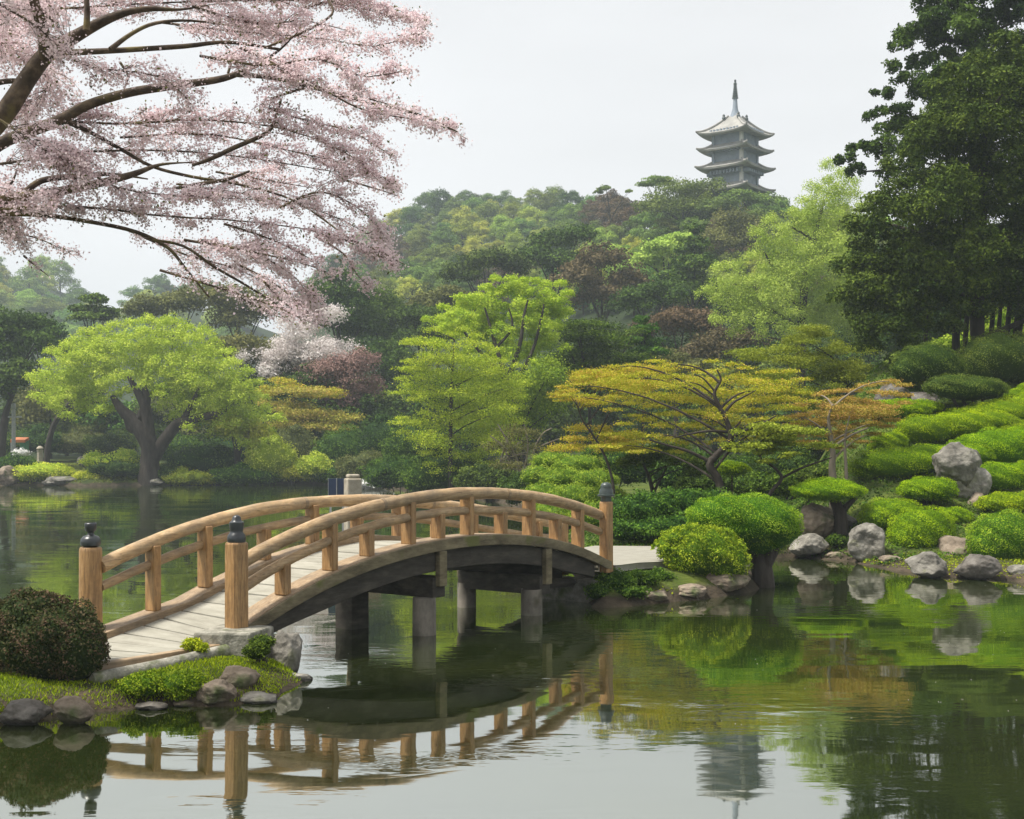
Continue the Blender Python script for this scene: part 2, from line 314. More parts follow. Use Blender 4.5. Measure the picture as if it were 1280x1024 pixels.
def ground(X, Y, hills=True):
    X = np.asarray(X, float); Y = np.asarray(Y, float)
    d = sdist(X, Y) + .18 * wob(X, Y, 1.3) * np.clip(1 - (Y - 20) / 150, .3, 1)
    u = CX + F * X / np.maximum(Y, 1.0)
    hb = .40 + .15 * sstep(24, 27, Y) - .33 * sstep(960, 1060, u) * sstep(29, 31, Y)
    land = hb * (1 - np.exp(-np.maximum(d, 0) / .5)) + .03 * wob(X, Y, 1.1) * np.clip(d, 0, 1)
    z = np.where(d > 0, land, np.maximum(-1.2, .8 * d))
    f = sstep(985, 1110, u) * sstep(24, 31, Y)
    z = z + f * (d > 0) * (.345 * np.minimum(np.clip(Y - 35.4, 0, 19), 1.5 * np.clip(d - .5, 0, 99)) + .05 * np.clip(Y - 54, 0, 60) + .09 * wob(X, Y, .7) * np.clip(Y - 35, 0, 2))
    g = (1 - f) * np.clip(d, 0, 60) * .028 * sstep(27, 40, Y)
    z = z + g
    ra, rp = (X + 4.0) * .601 + (Y - 18.59) * .799, -(X + 4.0) * .799 + (Y - 18.59) * .601      # bed of the bridge approach
    bed = (ra > -3.2) & (ra < 2.5) & (rp > -.25) & (rp < 2.2)
    z = np.where(bed & (d > 0), np.minimum(z, .28), z)
    if hills:
        far = np.maximum(Y, 1.0)
        # wooded main hill
        Dr = ridge_D(u); yr = np.interp(u, RB[:, 0], RB[:, 1]) + 20
        zr = CAM_H + (HY - yr) / F * Dr
        D0 = 132.0
        t = np.clip((far - D0) / (Dr - D0), 0, 1.0)
        on = sstep(260, 420, u) if True else 1
        hb = (zr - 4) * (t ** 1.05) * sstep(0, .12, t) * on
        back = np.clip((far - Dr) / 200, 0, 1); hb = hb * (1 - .35 * back)
        # far bluish hill on the left
        Da = 520.0; ya = np.interp(u, RA[:, 0], RA[:, 1]) + 14; za = CAM_H + (HY - ya) / F * Da
        ta = np.clip((far - 240) / (Da - 240), 0, 1)
        ha = (za - 4) * ta ** 1.1 * (1 - .35 * np.clip((far - Da) / 300, 0, 1))
        z = z + np.where(Y > 100, np.maximum(hb, ha), 0)
    z = z + np.where(Y < 3, 1.0 * sstep(3, -2, Y), 0)
    return z
def gz(x, y): return float(ground(np.array([x]), np.array([y]))[0])

def build_ground():
    rr = np.concatenate([np.linspace(.5, 11, 14), np.geomspace(11.3, 50, 230), np.geomspace(50.5, 130, 110), np.geomspace(132, 980, 90)])
    fine = np.linspace(-34, 34, 340); coarse = np.concatenate([np.linspace(36, 324, 60)])
    ang = np.radians(np.concatenate([fine, coarse]))
    A, Rr = np.meshgrid(ang, rr); X = Rr * np.sin(A); Y = Rr * np.cos(A)
    Z = ground(X, Y)
    nr, na = X.shape
    V = np.stack([X, Y, Z], -1).reshape(-1, 3)
    i, j = np.meshgrid(np.arange(nr - 1), np.arange(na), indexing='ij'); j2 = (j + 1) % na
    Fq = np.stack([i * na + j, (i + 1) * na + j, (i + 1) * na + j2, i * na + j2], -1).reshape(-1, 4)
    V = np.vstack([V, [[0, 0, V[0, 2]]]])
    m, t, b, N, L = new_mat('mossy_ground')
    co = N('ShaderNodeTexCoord')
    n1 = N('ShaderNodeTexNoise'); n1.inputs['Scale'].default_value = .9; n1.inputs['Detail'].default_value = 10; n1.inputs['Roughness'].default_value = .7
    L(co.outputs['Object'], n1.inputs['Vector'])
    r = ramp(N, [(.32, (.025, .04, .010)), (.5, (.06, .085, .014)), (.62, (.10, .125, .02)), (.74, (.08, .065, .03))]); L(n1.outputs[0], r.inputs[0])
    sp = N('ShaderNodeSeparateXYZ'); L(co.outputs['Object'], sp.inputs[0])
    n2 = N('ShaderNodeTexNoise'); n2.inputs['Scale'].default_value = 3; n2.inputs['Detail'].default_value = 6; L(co.outputs['Object'], n2.inputs['Vector'])
    ad = N('ShaderNodeMath'); ad.operation = 'MULTIPLY_ADD'; ad.inputs[1].default_value = -.35; L(n2.outputs[0], ad.inputs[0]); L(sp.outputs['Z'], ad.inputs[2])
    mr = N('ShaderNodeMapRange'); mr.inputs[1].default_value = .0; mr.inputs[2].default_value = .16; L(ad.outputs[0], mr.inputs[0])
    soil = ramp(N, [(.3, (.022, .018, .012)), (.7, (.085, .066, .045))]); L(n2.outputs[0], soil.inputs[0])
    mx = N('ShaderNodeMixRGB'); L(mr.outputs[0], mx.inputs[0]); L(soil.outputs[0], mx.inputs[1]); L(r.outputs[0], mx.inputs[2])
    fl = N('ShaderNodeMapRange'); fl.inputs[1].default_value = 128; fl.inputs[2].default_value = 150; L(sp.outputs['Y'], fl.inputs[0])     # leaf litter of the forest floor
    mf = N('ShaderNodeMixRGB'); mf.inputs[2].default_value = (.022, .035, .012, 1); L(fl.outputs[0], mf.inputs[0]); L(mx.outputs[0], mf.inputs[1])
    L(mf.outputs[0], b.inputs['Base Color']); b.inputs['Roughness'].default_value = .95; b.inputs['Specular IOR Level'].default_value = .15
    bp = N('ShaderNodeBump'); bp.inputs['Strength'].default_value = .8; bp.inputs['Distance'].default_value = .06
    n3 = N('ShaderNodeTexNoise'); n3.inputs['Scale'].default_value = 14; n3.inputs['Detail'].default_value = 8; L(co.outputs['Object'], n3.inputs['Vector'])
    L(n3.outputs[0], bp.inputs['Height']); L(bp.outputs[0], b.inputs['Normal'])
    me = mesh_quads('ground', V, Fq, m, smooth=True)
    tag(obj('ground', me), kind='structure')
build_ground()

def build_water():
    m, t, b, N, L = new_mat('green_pond_water')
    co = N('ShaderNodeTexCoord')
    def noise(scale, st, det=3):
        mp = N('ShaderNodeMapping'); mp.inputs['Scale'].default_value = st; L(co.outputs['Object'], mp.inputs[0])
        n = N('ShaderNodeTexNoise'); n.inputs['Scale'].default_value = scale; n.inputs['Detail'].default_value = det; L(mp.outputs[0], n.inputs['Vector']); return n
    n1 = noise(2.6, (.6, 1.5, 1), 3); n2 = noise(.35, (.7, 1, 1), 2); n3 = noise(.8, (.5, 1.2, 1), 2)
    amp = N('ShaderNodeMapRange'); amp.inputs[1].default_value = .48; amp.inputs[2].default_value = .70; amp.inputs[3].default_value = .10; amp.inputs[4].default_value = 2.6
    L(n2.outputs[0], amp.inputs[0])
    mu = N('ShaderNodeMath'); mu.operation = 'MULTIPLY'; L(n1.outputs[0], mu.inputs[0]); L(amp.outputs[0], mu.inputs[1])
    a2 = N('ShaderNodeMath'); a2.operation = 'ADD'; L(mu.outputs[0], a2.inputs[0]); L(n3.outputs[0], a2.inputs[1])
    bp = N('ShaderNodeBump'); bp.inputs['Strength'].default_value = .9; bp.inputs['Distance'].default_value = .0045
    L(a2.outputs[0], bp.inputs['Height'])
    df = N('ShaderNodeBsdfDiffuse')
    cn = noise(.25, (1, 1, 1), 5); cr = ramp(N, [(.35, (.009, .016, .003)), (.65, (.024, .032, .006))]); L(cn.outputs[0], cr.inputs[0]); L(cr.outputs[0], df.inputs[0])
    gl = N('ShaderNodeBsdfGlossy'); gl.inputs['Roughness'].default_value = .025; gl.inputs['Color'].default_value = (.95, .97, .93, 1); L(bp.outputs[0], gl.inputs['Normal'])
    fr = N('ShaderNodeFresnel'); fr.inputs[0].default_value = 1.33; L(bp.outputs[0], fr.inputs['Normal'])
    mr = N('ShaderNodeMapRange'); mr.inputs[1].default_value = .02; mr.inputs[2].default_value = 1; mr.inputs[3].default_value = .52; mr.inputs[4].default_value = .86; L(fr.outputs[0], mr.inputs[0])
    mx = N('ShaderNodeMixShader'); L(mr.outputs[0], mx.inputs[0]); L(df.outputs[0], mx.inputs[1]); L(gl.outputs[0], mx.inputs[2])
    L(mx.outputs[0], t.nodes['Material Output'].inputs['Surface'])
    b_ = MB(); b_.add([(-110, 1.5, 0), (60, 1.5, 0), (60, 120, 0), (-110, 120, 0)], [(0, 1, 2, 3)])
    tag(b_.build('water', m), kind='structure')
build_water()
def petals():
    rng = np.random.default_rng(12); n = 9000; Y = 15 + 60 * rng.uniform(0, 1, n) ** 1.6; X = (rng.uniform(-150, 1400, n) - CX) / F * Y
    cl = np.sin(X * .9 + 2 * np.sin(Y * .35)) * np.cos(Y * .8 + X * .3)
    ok = (sdist(X, Y) < -.12) & (rng.uniform(0, 1, n) < np.clip(.12 + .5 * cl, .02, 1) * .16); X, Y = X[ok], Y[ok]; n = len(X)
    th = rng.uniform(0, 6.28, n); r = rng.uniform(.006, .015, n); c, q = np.cos(th) * r, np.sin(th) * r; z = np.full(n, .005)
    V = np.stack([np.stack([X + c, Y + q, z], -1), np.stack([X - q * .7, Y + c * .7, z], -1), np.stack([X - c, Y - q, z], -1), np.stack([X + q * .7, Y - c * .7, z], -1)], 1).reshape(-1, 3)
    tag(obj('floating_petals', mesh_quads('floating_petals', V, np.arange(4 * n).reshape(n, 4), M['blossom_white'], rng.uniform(0, 1, n))), kind='stuff')
petals()

# ------------------------------------------------------------------ foliage
def unit(v): return v / np.maximum(np.linalg.norm(v, axis=-1, keepdims=True), 1e-9)
def leaf_quads(C, Nm, size, rng, aspect=.62, rnd=.7, up=.25, var=.35):
    n = len(C)
    nr = unit(Nm + np.array([0, 0, up]) + rng.normal(0, rnd, (n, 3)))
    t = unit(np.cross(nr, rng.normal(0, 1, (n, 3)))); b = np.cross(nr, t)
    s = size * (1 + var * rng.uniform(-1, 1, (n, 1))) * .5
    V = np.stack([C - t * s, C - b * s * aspect, C + t * s, C + b * s * aspect], 1).reshape(-1, 3)
    return V, np.arange(4 * n).reshape(n, 4)
def crown_points(lobes, n, rng, puffs=14, pr=.40, thick=.45, low=.75, jit=.05, hj=0):
    """points on many small puffs set round each lobe; lobes are rows of x y z rx ry rz"""
    lobes = np.asarray(lobes, float)
    ar = (lobes[:, 3] * lobes[:, 5]) ** 1.0 + lobes[:, 4] * lobes[:, 3] * .5
    k = np.repeat(np.arange(len(lobes)), puffs)
    dr = unit(rng.normal(0, 1, (len(k), 3))); dr[:, 2] = np.where(dr[:, 2] < -.35, -dr[:, 2] * .6, dr[:, 2])
    rr = lobes[k, 3:6]
    pc = lobes[k, :3] + dr * rr * rng.uniform(.45, .85, (len(k), 1))
    mr = rr.copy(); mx = rr.max(1, keepdims=True)
    prd = np.minimum(rr * pr * rng.uniform(.75, 1.3, (len(k), 1)), mx * pr)
    pt = rng.uniform(0, 1, len(k))
    wgt = ar[k] * rng.uniform(.6, 1.3, len(k)); wgt /= wgt.sum()
    i = rng.choice(len(k), n, p=wgt)
    d = unit(rng.normal(0, 1, (n, 3))); flip = (d[:, 2] < 0) & (rng.uniform(0, 1, n) < low); d[flip, 2] *= -1
    C = pc[i] + d * prd[i] * (1 - thick * rng.uniform(0, 1, (n, 1)) ** 1.5)
    C = C + rng.normal(0, jit, C.shape) * (rr[i] if hj else np.sqrt(rr[i] * mx[i]))
    out = unit(d / np.maximum(prd[i] / prd[i].max(1, keepdims=True), .2) + .6 * dr[i])
    tint = np.clip(.55 * pt[i] + .45 * rng.uniform(0, 1, n), 0, 1)
    return C, out, tint
def crown_mesh(name, lobes, n, size, mat, seed, aspect=.62, rnd=.7, **kw):
    rng = np.random.default_rng(seed)
    C, o, t = crown_points(lobes, n, rng, **kw)
    V, Fq = leaf_quads(C, o, size, rng, aspect, rnd)
    return mesh_quads(name, V, Fq, mat, t)
def bez(a, b, c, n=7):
    a, b, c = map(np.asarray, (a, b, c)); t = np.linspace(0, 1, n)[:, None]
    return (1 - t) ** 2 * a + 2 * t * (1 - t) * b + t * t * c
def smooth_path(pts, n=4):
    pts = np.asarray(pts, float)
    if len(pts) < 3: return pts
    out = []
    for i in range(len(pts) - 1):
        p0 = pts[max(i - 1, 0)]; p1 = pts[i]; p2 = pts[i + 1]; p3 = pts[min(i + 2, len(pts) - 1)]
        for t in np.arange(n) / n:
            out.append(.5 * (2 * p1 + (p2 - p0) * t + (2 * p0 - 5 * p1 + 4 * p2 - p3) * t * t + (3 * p1 - p0 - 3 * p2 + p3) * t ** 3))
    out.append(pts[-1]); return np.array(out)
def limb_px(lst, D, dd=0.0):
    """a limb drawn as rows of x, y, radius (photo pixels) at distance D, leaning away by dd over its length"""
    lst = np.asarray(lst, float); n = len(lst)
    pr = smooth_path(lst); k = len(pr)
    Ds = D + dd * np.linspace(0, 1, k)
    pts = np.array([P(x, y, q) for (x, y, r), q in zip(pr, Ds)]); rs = [max(r, .3) * q / F for (x, y, r), q in zip(pr, Ds)]
    return pts, rs
def lobes_px(lst, D, spread=None, seed=0, copies=2, dy=.9):
    rng = np.random.default_rng(seed); out = []
    xs = np.array([l[0] for l in lst]); half = px((xs.max() - xs.min()) / 2 + np.mean([l[2] for l in lst]), D)
    sp = half * .55 if spread is None else spread
    for l in lst:
        x, y, rx, ry = l[:4]
        for c in range(copies):
            q = D + (rng.uniform(-1, 1) * sp if c else rng.uniform(-.35, .2) * sp)
            k = 1 if c == 0 else .9
            p = P(x, y, q)
            out.append([*p, px(rx, D) * k, px(max(rx * dy, ry), D) * k, px(ry, D) * k])
    return np.array(out)
def auto_limbs(start, r0, lobes, rng, k=9, rend=.25, trunk=None):
    out = []; L = np.asarray(lobes); idx = rng.permutation(len(L))[:k]
    for i in idx:
        c = L[i, :3]
        if trunk is not None:
            hd = np.linalg.norm(trunk[:, :2] - c[:2], axis=1); start = trunk[np.argmin(np.abs(trunk[:, 2] - (c[2] - .35 * hd)))]
        mid = (np.asarray(start) + c) / 2 + np.array([0, 0, .15 * np.linalg.norm(c - start)]) + rng.normal(0, .05 * np.linalg.norm(c - start), 3)
        p = bez(start, mid, c + rng.normal(0, .15, 3) * L[i, 3:6], 7)
        out.append((p, list(np.linspace(r0 * .55, r0 * .55 * rend, 7))))
    return out
ENDS = {}
def tree(name, label, cat, base, lobes, limbs, leaf, n, size, bark='bark', group=None, seed=0, auto=8, r0=None, kind_parts=('trunk', 'crown'), sides=8, **kw):
    base = np.asarray(base, float)
    t = empty(name, base); tag(t, label, cat, group)
    rng = np.random.default_rng(seed + 77)
    lobes = np.array(lobes, float); lb = lobes.copy(); lb[:, :3] -= base
    mb = MB()
    if limbs is None:
        top = lobes[:, :3].mean(0); top = np.array([top[0], top[1], base[2] + .55 * (top[2] - base[2])])
        r = r0 or .03 * (lobes[:, 2].max() - base[2]); low = base.copy(); low[2] -= .3
        limbs = [(smooth_path([low, base + (top - base) * .5 + rng.normal(0, .15, 3), top], 3), list(np.linspace(r * 1.15, r * .6, 7)))]
        limbs += auto_limbs(top, r * .9, lobes, rng, auto)
    elif auto:
        p, rs = limbs[0]; limbs = limbs + auto_limbs(p[-1], rs[len(rs) // 2] * .9, lobes, rng, auto, trunk=np.asarray(p))
    for p, rs in limbs:
        p = np.asarray(p) - base; mb.tube(p, rs if len(rs) == len(p) else list(np.interp(np.linspace(0, 1, len(p)), np.linspace(0, 1, len(rs)), rs)), sides)
    mb.build(kind_parts[0], M[bark], t, smooth=True)
    me = crown_mesh(kind_parts[1], lb, n, size, M[leaf], seed, **kw)
    obj(kind_parts[1], me, t)
    return t

def clipped(name, label, cat, ells, leaf, n, size, base=None, stem=None, group=None, seed=0, rough=.10, rnd=.45, low=.30, bark='bark', core=True, aspect=.55, tvar=.2):
    """a clipped shrub: leaves laid over a lumpy body of one or more ellipsoids (world x y z rx ry rz)"""
    rng = np.random.default_rng(seed); E = np.asarray(ells, float)
    if base is None:
        bx, by = E[:, 0].mean(), E[:, 1].mean(); base = np.array([bx, by, gz(bx, by)])
    base = np.asarray(base, float)
    t = empty(name, base); tag(t, label, cat, group)
    a = (E[:, 3] * E[:, 5] + E[:, 3] * E[:, 4]); a = a / a.sum()
    i = rng.choice(len(E), int(n * 1.25), p=a)
    d = unit(rng.normal(0, 1, (len(i), 3)))
    keep = (d[:, 2] > -low) | (rng.uniform(0, 1, len(i)) < .25); i = i[keep][:n]; d = d[keep][:n]
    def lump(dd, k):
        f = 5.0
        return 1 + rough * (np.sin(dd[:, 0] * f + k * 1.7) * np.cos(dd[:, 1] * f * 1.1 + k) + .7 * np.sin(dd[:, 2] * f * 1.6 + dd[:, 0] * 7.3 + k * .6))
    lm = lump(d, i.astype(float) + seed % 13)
    C = E[i, :3] + d * E[i, 3:6] * (lm * (1 - .10 * rng.uniform(0, 1, len(i)) ** 2))[:, None]
    # drop leaves buried deep in another lobe
    if len(E) > 1:
        dep = np.full(len(C), 9.0)
        for k in range(len(E)):
            q = np.linalg.norm((C - E[k, :3]) / E[k, 3:6], axis=1); q[i == k] = 9
            dep = np.minimum(dep, q)
        ok = dep > .8; C = C[ok]; d = d[ok]; i = i[ok]; lm = lm[ok]
    C += rng.normal(0, 1, C.shape) * size * .35
    nn = unit(d / E[i, 3:6] * E[i, 3:6].mean())
    V, Fq = leaf_quads(C, nn, size, rng, aspect, rnd, .2)
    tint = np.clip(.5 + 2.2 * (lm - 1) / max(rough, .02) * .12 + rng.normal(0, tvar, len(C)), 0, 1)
    Vs = [V - base]; Fs = [Fq]; Ts = [tint]; off = len(V)
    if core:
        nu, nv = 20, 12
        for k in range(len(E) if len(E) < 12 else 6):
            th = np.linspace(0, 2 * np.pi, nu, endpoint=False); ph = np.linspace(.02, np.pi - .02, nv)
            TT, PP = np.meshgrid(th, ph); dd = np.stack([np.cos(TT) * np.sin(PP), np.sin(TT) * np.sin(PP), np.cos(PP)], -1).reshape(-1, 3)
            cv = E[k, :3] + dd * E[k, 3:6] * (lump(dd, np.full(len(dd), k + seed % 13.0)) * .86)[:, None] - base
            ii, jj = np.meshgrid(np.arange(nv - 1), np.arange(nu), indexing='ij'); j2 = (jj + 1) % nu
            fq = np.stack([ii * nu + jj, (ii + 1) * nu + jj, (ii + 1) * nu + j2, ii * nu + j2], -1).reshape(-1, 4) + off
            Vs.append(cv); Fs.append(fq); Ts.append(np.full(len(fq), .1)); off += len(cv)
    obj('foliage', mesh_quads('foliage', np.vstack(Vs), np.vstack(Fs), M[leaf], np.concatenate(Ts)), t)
    mb = MB()
    if stem:
        for p, r in stem:
            p = np.asarray(p) - base; mb.tube(p, r, 8)
    else:
        z1 = E[:, 2].mean() - base[2]
        for k in range(3):
            e = E[k % len(E)]
            mb.tube([(0.1 * k - .1, .05 * k, -.15), ((e[0] - base[0]) * .5, (e[1] - base[1]) * .5, z1 * .5), (e[0] - base[0], e[1] - base[1], e[2] - base[2])], [.04, .03, .02], 6)
    mb.build('stem', M[bark], t, smooth=True)
    return t
def lumpy(E, m, r, seed=0, up=.2):
    """small uneven tufts set over the surface of some ellipsoids"""
    rng = np.random.default_rng(seed); out = [list(e) for e in E]
    for e in E:
        e = np.array(e)
        for k in range(m):
            d = unit(rng.normal(0, 1, 3)); d[2] = abs(d[2]) if rng.uniform() < .7 else d[2]
            q = e[3:].max() * r * rng.uniform(.6, 1.35)
            out.append([*(e[:3] + d * e[3:] * rng.uniform(.80, .98)), q, q, q * rng.uniform(.6, .9)])
    return out
def ell(x, y, rx, ry, D, dk=.85): return [*P(x, y, D), px(rx, D), px(rx, D) * dk, px(ry, D)]

def rock(name, label, loc, size, mat='rock', seed=0, group=None, rz=0.0, cuts=9, rough=.16, tilt=0.0, cat='rock', parent=None):
    import bmesh
    bm = bmesh.new(); bmesh.ops.create_icosphere(bm, subdivisions=5, radius=1)
    rs = random.Random(seed); planes = []
    for k in range(cuts):
        v = Vector((rs.gauss(0, 1), rs.gauss(0, 1), rs.gauss(0, .8))).normalized(); planes.append((v, rs.uniform(.62, .9)))
    off = Vector((seed * 3.7, seed * 1.3, 0))
    for v in bm.verts:
        p = v.co.copy()
        for pn, dd in planes:
            q = p.dot(pn)
            if q > dd: p -= pn * (q - dd) * .9
        p *= 1 + rough * mnoise.noise(p * 1.4 + off) + rough * .45 * mnoise.noise(p * 4 + off) + rough * .2 * mnoise.noise(p * 11 + off)
        v.co = Vector((p.x * size[0], p.y * size[1], p.z * size[2]))
    me = bpy.data.meshes.new(name); bm.to_mesh(me); bm.free()
    me.polygons.foreach_set('use_smooth', np.ones(len(me.polygons), bool))
    me.materials.append(M[mat]); o = obj(name, me, parent)
    o.location = tuple(loc); o.rotation_euler = (0, tilt, rz)
    if label: tag(o, label, cat, group)
    return o
def rock_px(name, label, x, y, rx, ry, D, mat='rock', seed=0, dk=.8, **kw):
    return rock(name, label, P(x, y, D), (px(rx, D) * 1.15, px(rx, D) * dk * 1.1, px(ry, D) * 1.15), mat, seed, **kw)


# ------------------------------------------------------------------ the bridge (its own axes: x along, y across to the left, z up)
BX, BY = -4.0, 18.59
BA = math.atan2(.799, .601); BD = np.array([math.cos(BA), math.sin(BA)]); BN = np.array([-BD[1], BD[0]])
BW = 2.05
def along(x, p):
    k = (x - CX) / F
    return (k * (BY + p * BN[1]) - BX - p * BN[0]) / (BD[0] - k * BD[1])
def azs(pts, p):
    out = []
    for x, y in pts:
        a = along(x, p); Y = BY + a * BD[1] + p * BN[1]; out.append((a, CAM_H - (y - HY) * Y / F))
    return out
def b2w(a, p, z): return np.array([BX + a * BD[0] + p * BN[0], BY + a * BD[1] + p * BN[1], z])
_rt = azs([(311, 698), (352, 676), (400, 654), (430, 644), (488, 629.5), (558, 619.5), (618, 615.5), (674, 622), (716, 633), (753, 645)], .1)
_rm = azs([(312, 729), (350, 706), (400, 682), (430, 669), (470, 655), (523, 646), (590, 638.5), (646, 639), (681, 644.5), (716, 653), (751, 665)], .1)
_rd = azs([(311, 781), (350, 757), (400, 727), (430, 712), (470, 695), (523, 680), (576, 672.5), (628, 668), (681, 671), (716, 679), (757, 697)], -.12)
_lt = azs([(128, 705), (193, 680), (281, 646), (351, 631), (420, 626.5)], BW - .1)
_lm = azs([(128, 731), (195, 705), (260, 680), (340, 655), (420, 644)], BW - .1)
def mirror_end(src, a_end, z_end, a0=7.0):
    return [(a, z) for a, z in src]
def fit(pts, extra=(), deg=4):
    q = np.array(list(pts) + list(extra)); c = np.polyfit(q[:, 0], q[:, 1], deg)
    return lambda a: float(np.polyval(c, a))
zRT, zRM, zRD = fit(_rt), fit(_rm), fit(_rd)
LEND = 11.1
_lx = azs([(510, 629), (560, 632), (620, 640), (680, 652)], BW - .1)
_lmx = azs([(510, 652), (620, 661), (680, 672)], BW - .1)
zLT = fit(_lt, _lx)
zLM = fit(_lm, _lmx)
zLD0 = lambda a: zRD(max(0.0, min(9.9, a)))
def zLD(a):
    if a < .6: return zRD(.6) + (a - .6) * .20 if a > -1.2 else zRD(.6) - 1.8 * .20 + (a + 1.2) * .08
    return zRD(min(a, 9.9)) - max(0, a - 9.9) * .1 - max(0.0, zRT(min(a, 9.9)) - zLT(a) - .03) * float(sstep(4, 6, a)) * .8
def zR(a):
    if a < 0: return zRD(0) + a * .022
    if a > 9.9: return zRD(9.9) - (a - 9.9) * .08
    return zRD(a)
zC = lambda a: .5 * (zR(a) + zLD(a)) - .10
print('bridge', [round(zRT(a), 2) for a in (0, 2, 4, 6, 8, 9.9)], [round(zRD(a), 2) for a in (0, 2, 4, 6, 8, 9.9)], [round(zLT(a), 2) for a in (-1, 0, 2, 4, 6, 8, 10, 11)], [round(zLD(a), 2) for a in (-1, 0, 2, 4)], [round(q[0], 2) for q in _lt])

def build_bridge():
    B = empty('arched_bridge', (BX, BY, 0), BA)
    tag(B, 'arched wooden garden bridge with curved log handrails crossing the pond', 'bridge')
    # deck planks
    mb = MB(); a = -2.55; rs = random.Random(4)
    while a < 10.1:
        wd = .37 * rs.uniform(.93, 1.07); e = a + wd - .038
        yl, yr = BW - .34, .34
        if a < -.25: yr = -.12
        zl0, zl1 = zLD(a) - .10, zLD(e) - .10; zr0, zr1 = zR(a) - .10, zR(e) - .10
        j = rs.uniform(-.006, .006)
        vs = []
        for zz in (0, -.09):
            vs += [(a, yr, zr0 + zz + j), (e, yr, zr1 + zz + j), (e, yl, zl1 + zz + j), (a, yl, zl0 + zz + j)]
        mb.add(vs, [(0, 1, 2, 3), (7, 6, 5, 4), (0, 4, 5, 1), (1, 5, 6, 2), (2, 6, 7, 3), (3, 7, 4, 0)])
        a += wd
    mb.build('deck', M['plank'], B, bevel=.008)
    def strip(name, a0, a1, y0, y1, zt, zb, mat, n=48, bev=.012):
        m = MB(); aa = np.linspace(a0, a1, n); vs = []
        for q in aa: vs += [(q, y0, zb(q)), (q, y1, zb(q)), (q, y1, zt(q)), (q, y0, zt(q))]
        fs = []
        for i in range(n - 1):
            b0, b1 = 4 * i, 4 * i + 4
            for k in range(4): fs.append((b0 + k, b1 + k, b1 + (k + 1) % 4, b0 + (k + 1) % 4))
        fs += [(0, 1, 2, 3), (4 * n - 1, 4 * n - 2, 4 * n - 3, 4 * n - 4)]
        m.add(vs, [f[::-1] for f in fs]); return m.build(name, M[mat], B, bevel=bev)
    # broad kerb boards the balusters stand on, the lichened fascia below them, the girders
    strip('kerb_board', .12, 9.95, -.06, .37, zR, lambda q: zR(q) - .13, 'wood_board')
    strip('kerb_board', -1.3, 11.2, BW - .37, BW + .06, zLD, lambda q: zLD(q) - .13, 'wood_board')
    strip('fascia_board', .12, 9.97, -.10, -.063, lambda q: zR(q) - .012, lambda q: zR(q) - .20, 'fascia')
    strip('fascia_board', -1.0, 11.0, BW + .063, BW + .10, lambda q: zLD(q) - .012, lambda q: zLD(q) - .20, 'fascia')
    dep = lambda q: .20 + .15 * sstep(0, 2, q) * (1 - .6 * sstep(8.6, 9.6, q))
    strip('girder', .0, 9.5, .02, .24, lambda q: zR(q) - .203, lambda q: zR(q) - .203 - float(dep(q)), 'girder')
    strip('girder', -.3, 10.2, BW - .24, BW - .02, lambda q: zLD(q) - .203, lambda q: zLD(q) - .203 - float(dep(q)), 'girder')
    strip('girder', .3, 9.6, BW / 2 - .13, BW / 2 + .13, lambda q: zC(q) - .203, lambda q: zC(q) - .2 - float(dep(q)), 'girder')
    # rails
    def rail(name, a0, a1, y, z, r, mat='wood_rail'):
        aa = np.linspace(a0, a1, 44); rs = random.Random(int(a0 * 10 + r * 1000))
        m = MB(); m.tube([(q, y, z(q) + .004 * rs.uniform(-1, 1)) for q in aa], [r * (1 + .03 * math.sin(q * 2.1 + r * 90)) for q in aa], 14)
        return m.build(name, M[mat], B, smooth=True)
    rail('top_rail', .08, 9.80, .1, zRT, .108); rail('mid_rail', .08, 9.80, .1, zRM, .078)
    rail('top_rail', -.92, LEND - .1, BW - .1, zLT, .108); rail('mid_rail', -.92, LEND - .1, BW - .1, zLM, .072)
    # thin wooden collars round the rail joints
    for q in (3.2, 6.6):
        for yy, zz in ((.1, zRT), (BW - .1, zLT)):
            m = MB(); m.tube([(q + e, yy, zz(q + e)) for e in (-.035, 0, .035)], .1105, 14); m.build('rail_collar', M['wood_board'], B, smooth=True)
    # balusters
    def baluster(a, y, zb, zt, wa, wy):
        m = MB(); m.box(a - wa / 2, a + wa / 2, y - wy / 2, y + wy / 2, zb - .01, zt)
        m.build('baluster', M['wood_post'], B, bevel=.015)
    for x, full in ((362, 0), (421, 1), (467, 0), (519, 1), (556, 0), (592, 1), (634, 0), (669, 1), (702, 0), (730, 1)):
        a = along(x, -.02)
        baluster(a, .13, zR(a), (zRT(a) - .04) if full else (zRM(a) - .02), .125 if full else .14, .25 if full else .23)
    for x, full in ((195, 0), (260, 1)):
        a = along(x, BW - .2); baluster(a, BW - .13, zLD(a), (zLT(a) - .04) if full else zLT(a) - .05, .13, .24)
    a = along(260, BW - .2) + 1.25; k = 0
    while a < LEND - .5:
        baluster(a, BW - .13, zLD(a), (zLT(a) - .04) if k % 2 else (zLM(a) - .02), .13, .24); a += 1.12; k += 1
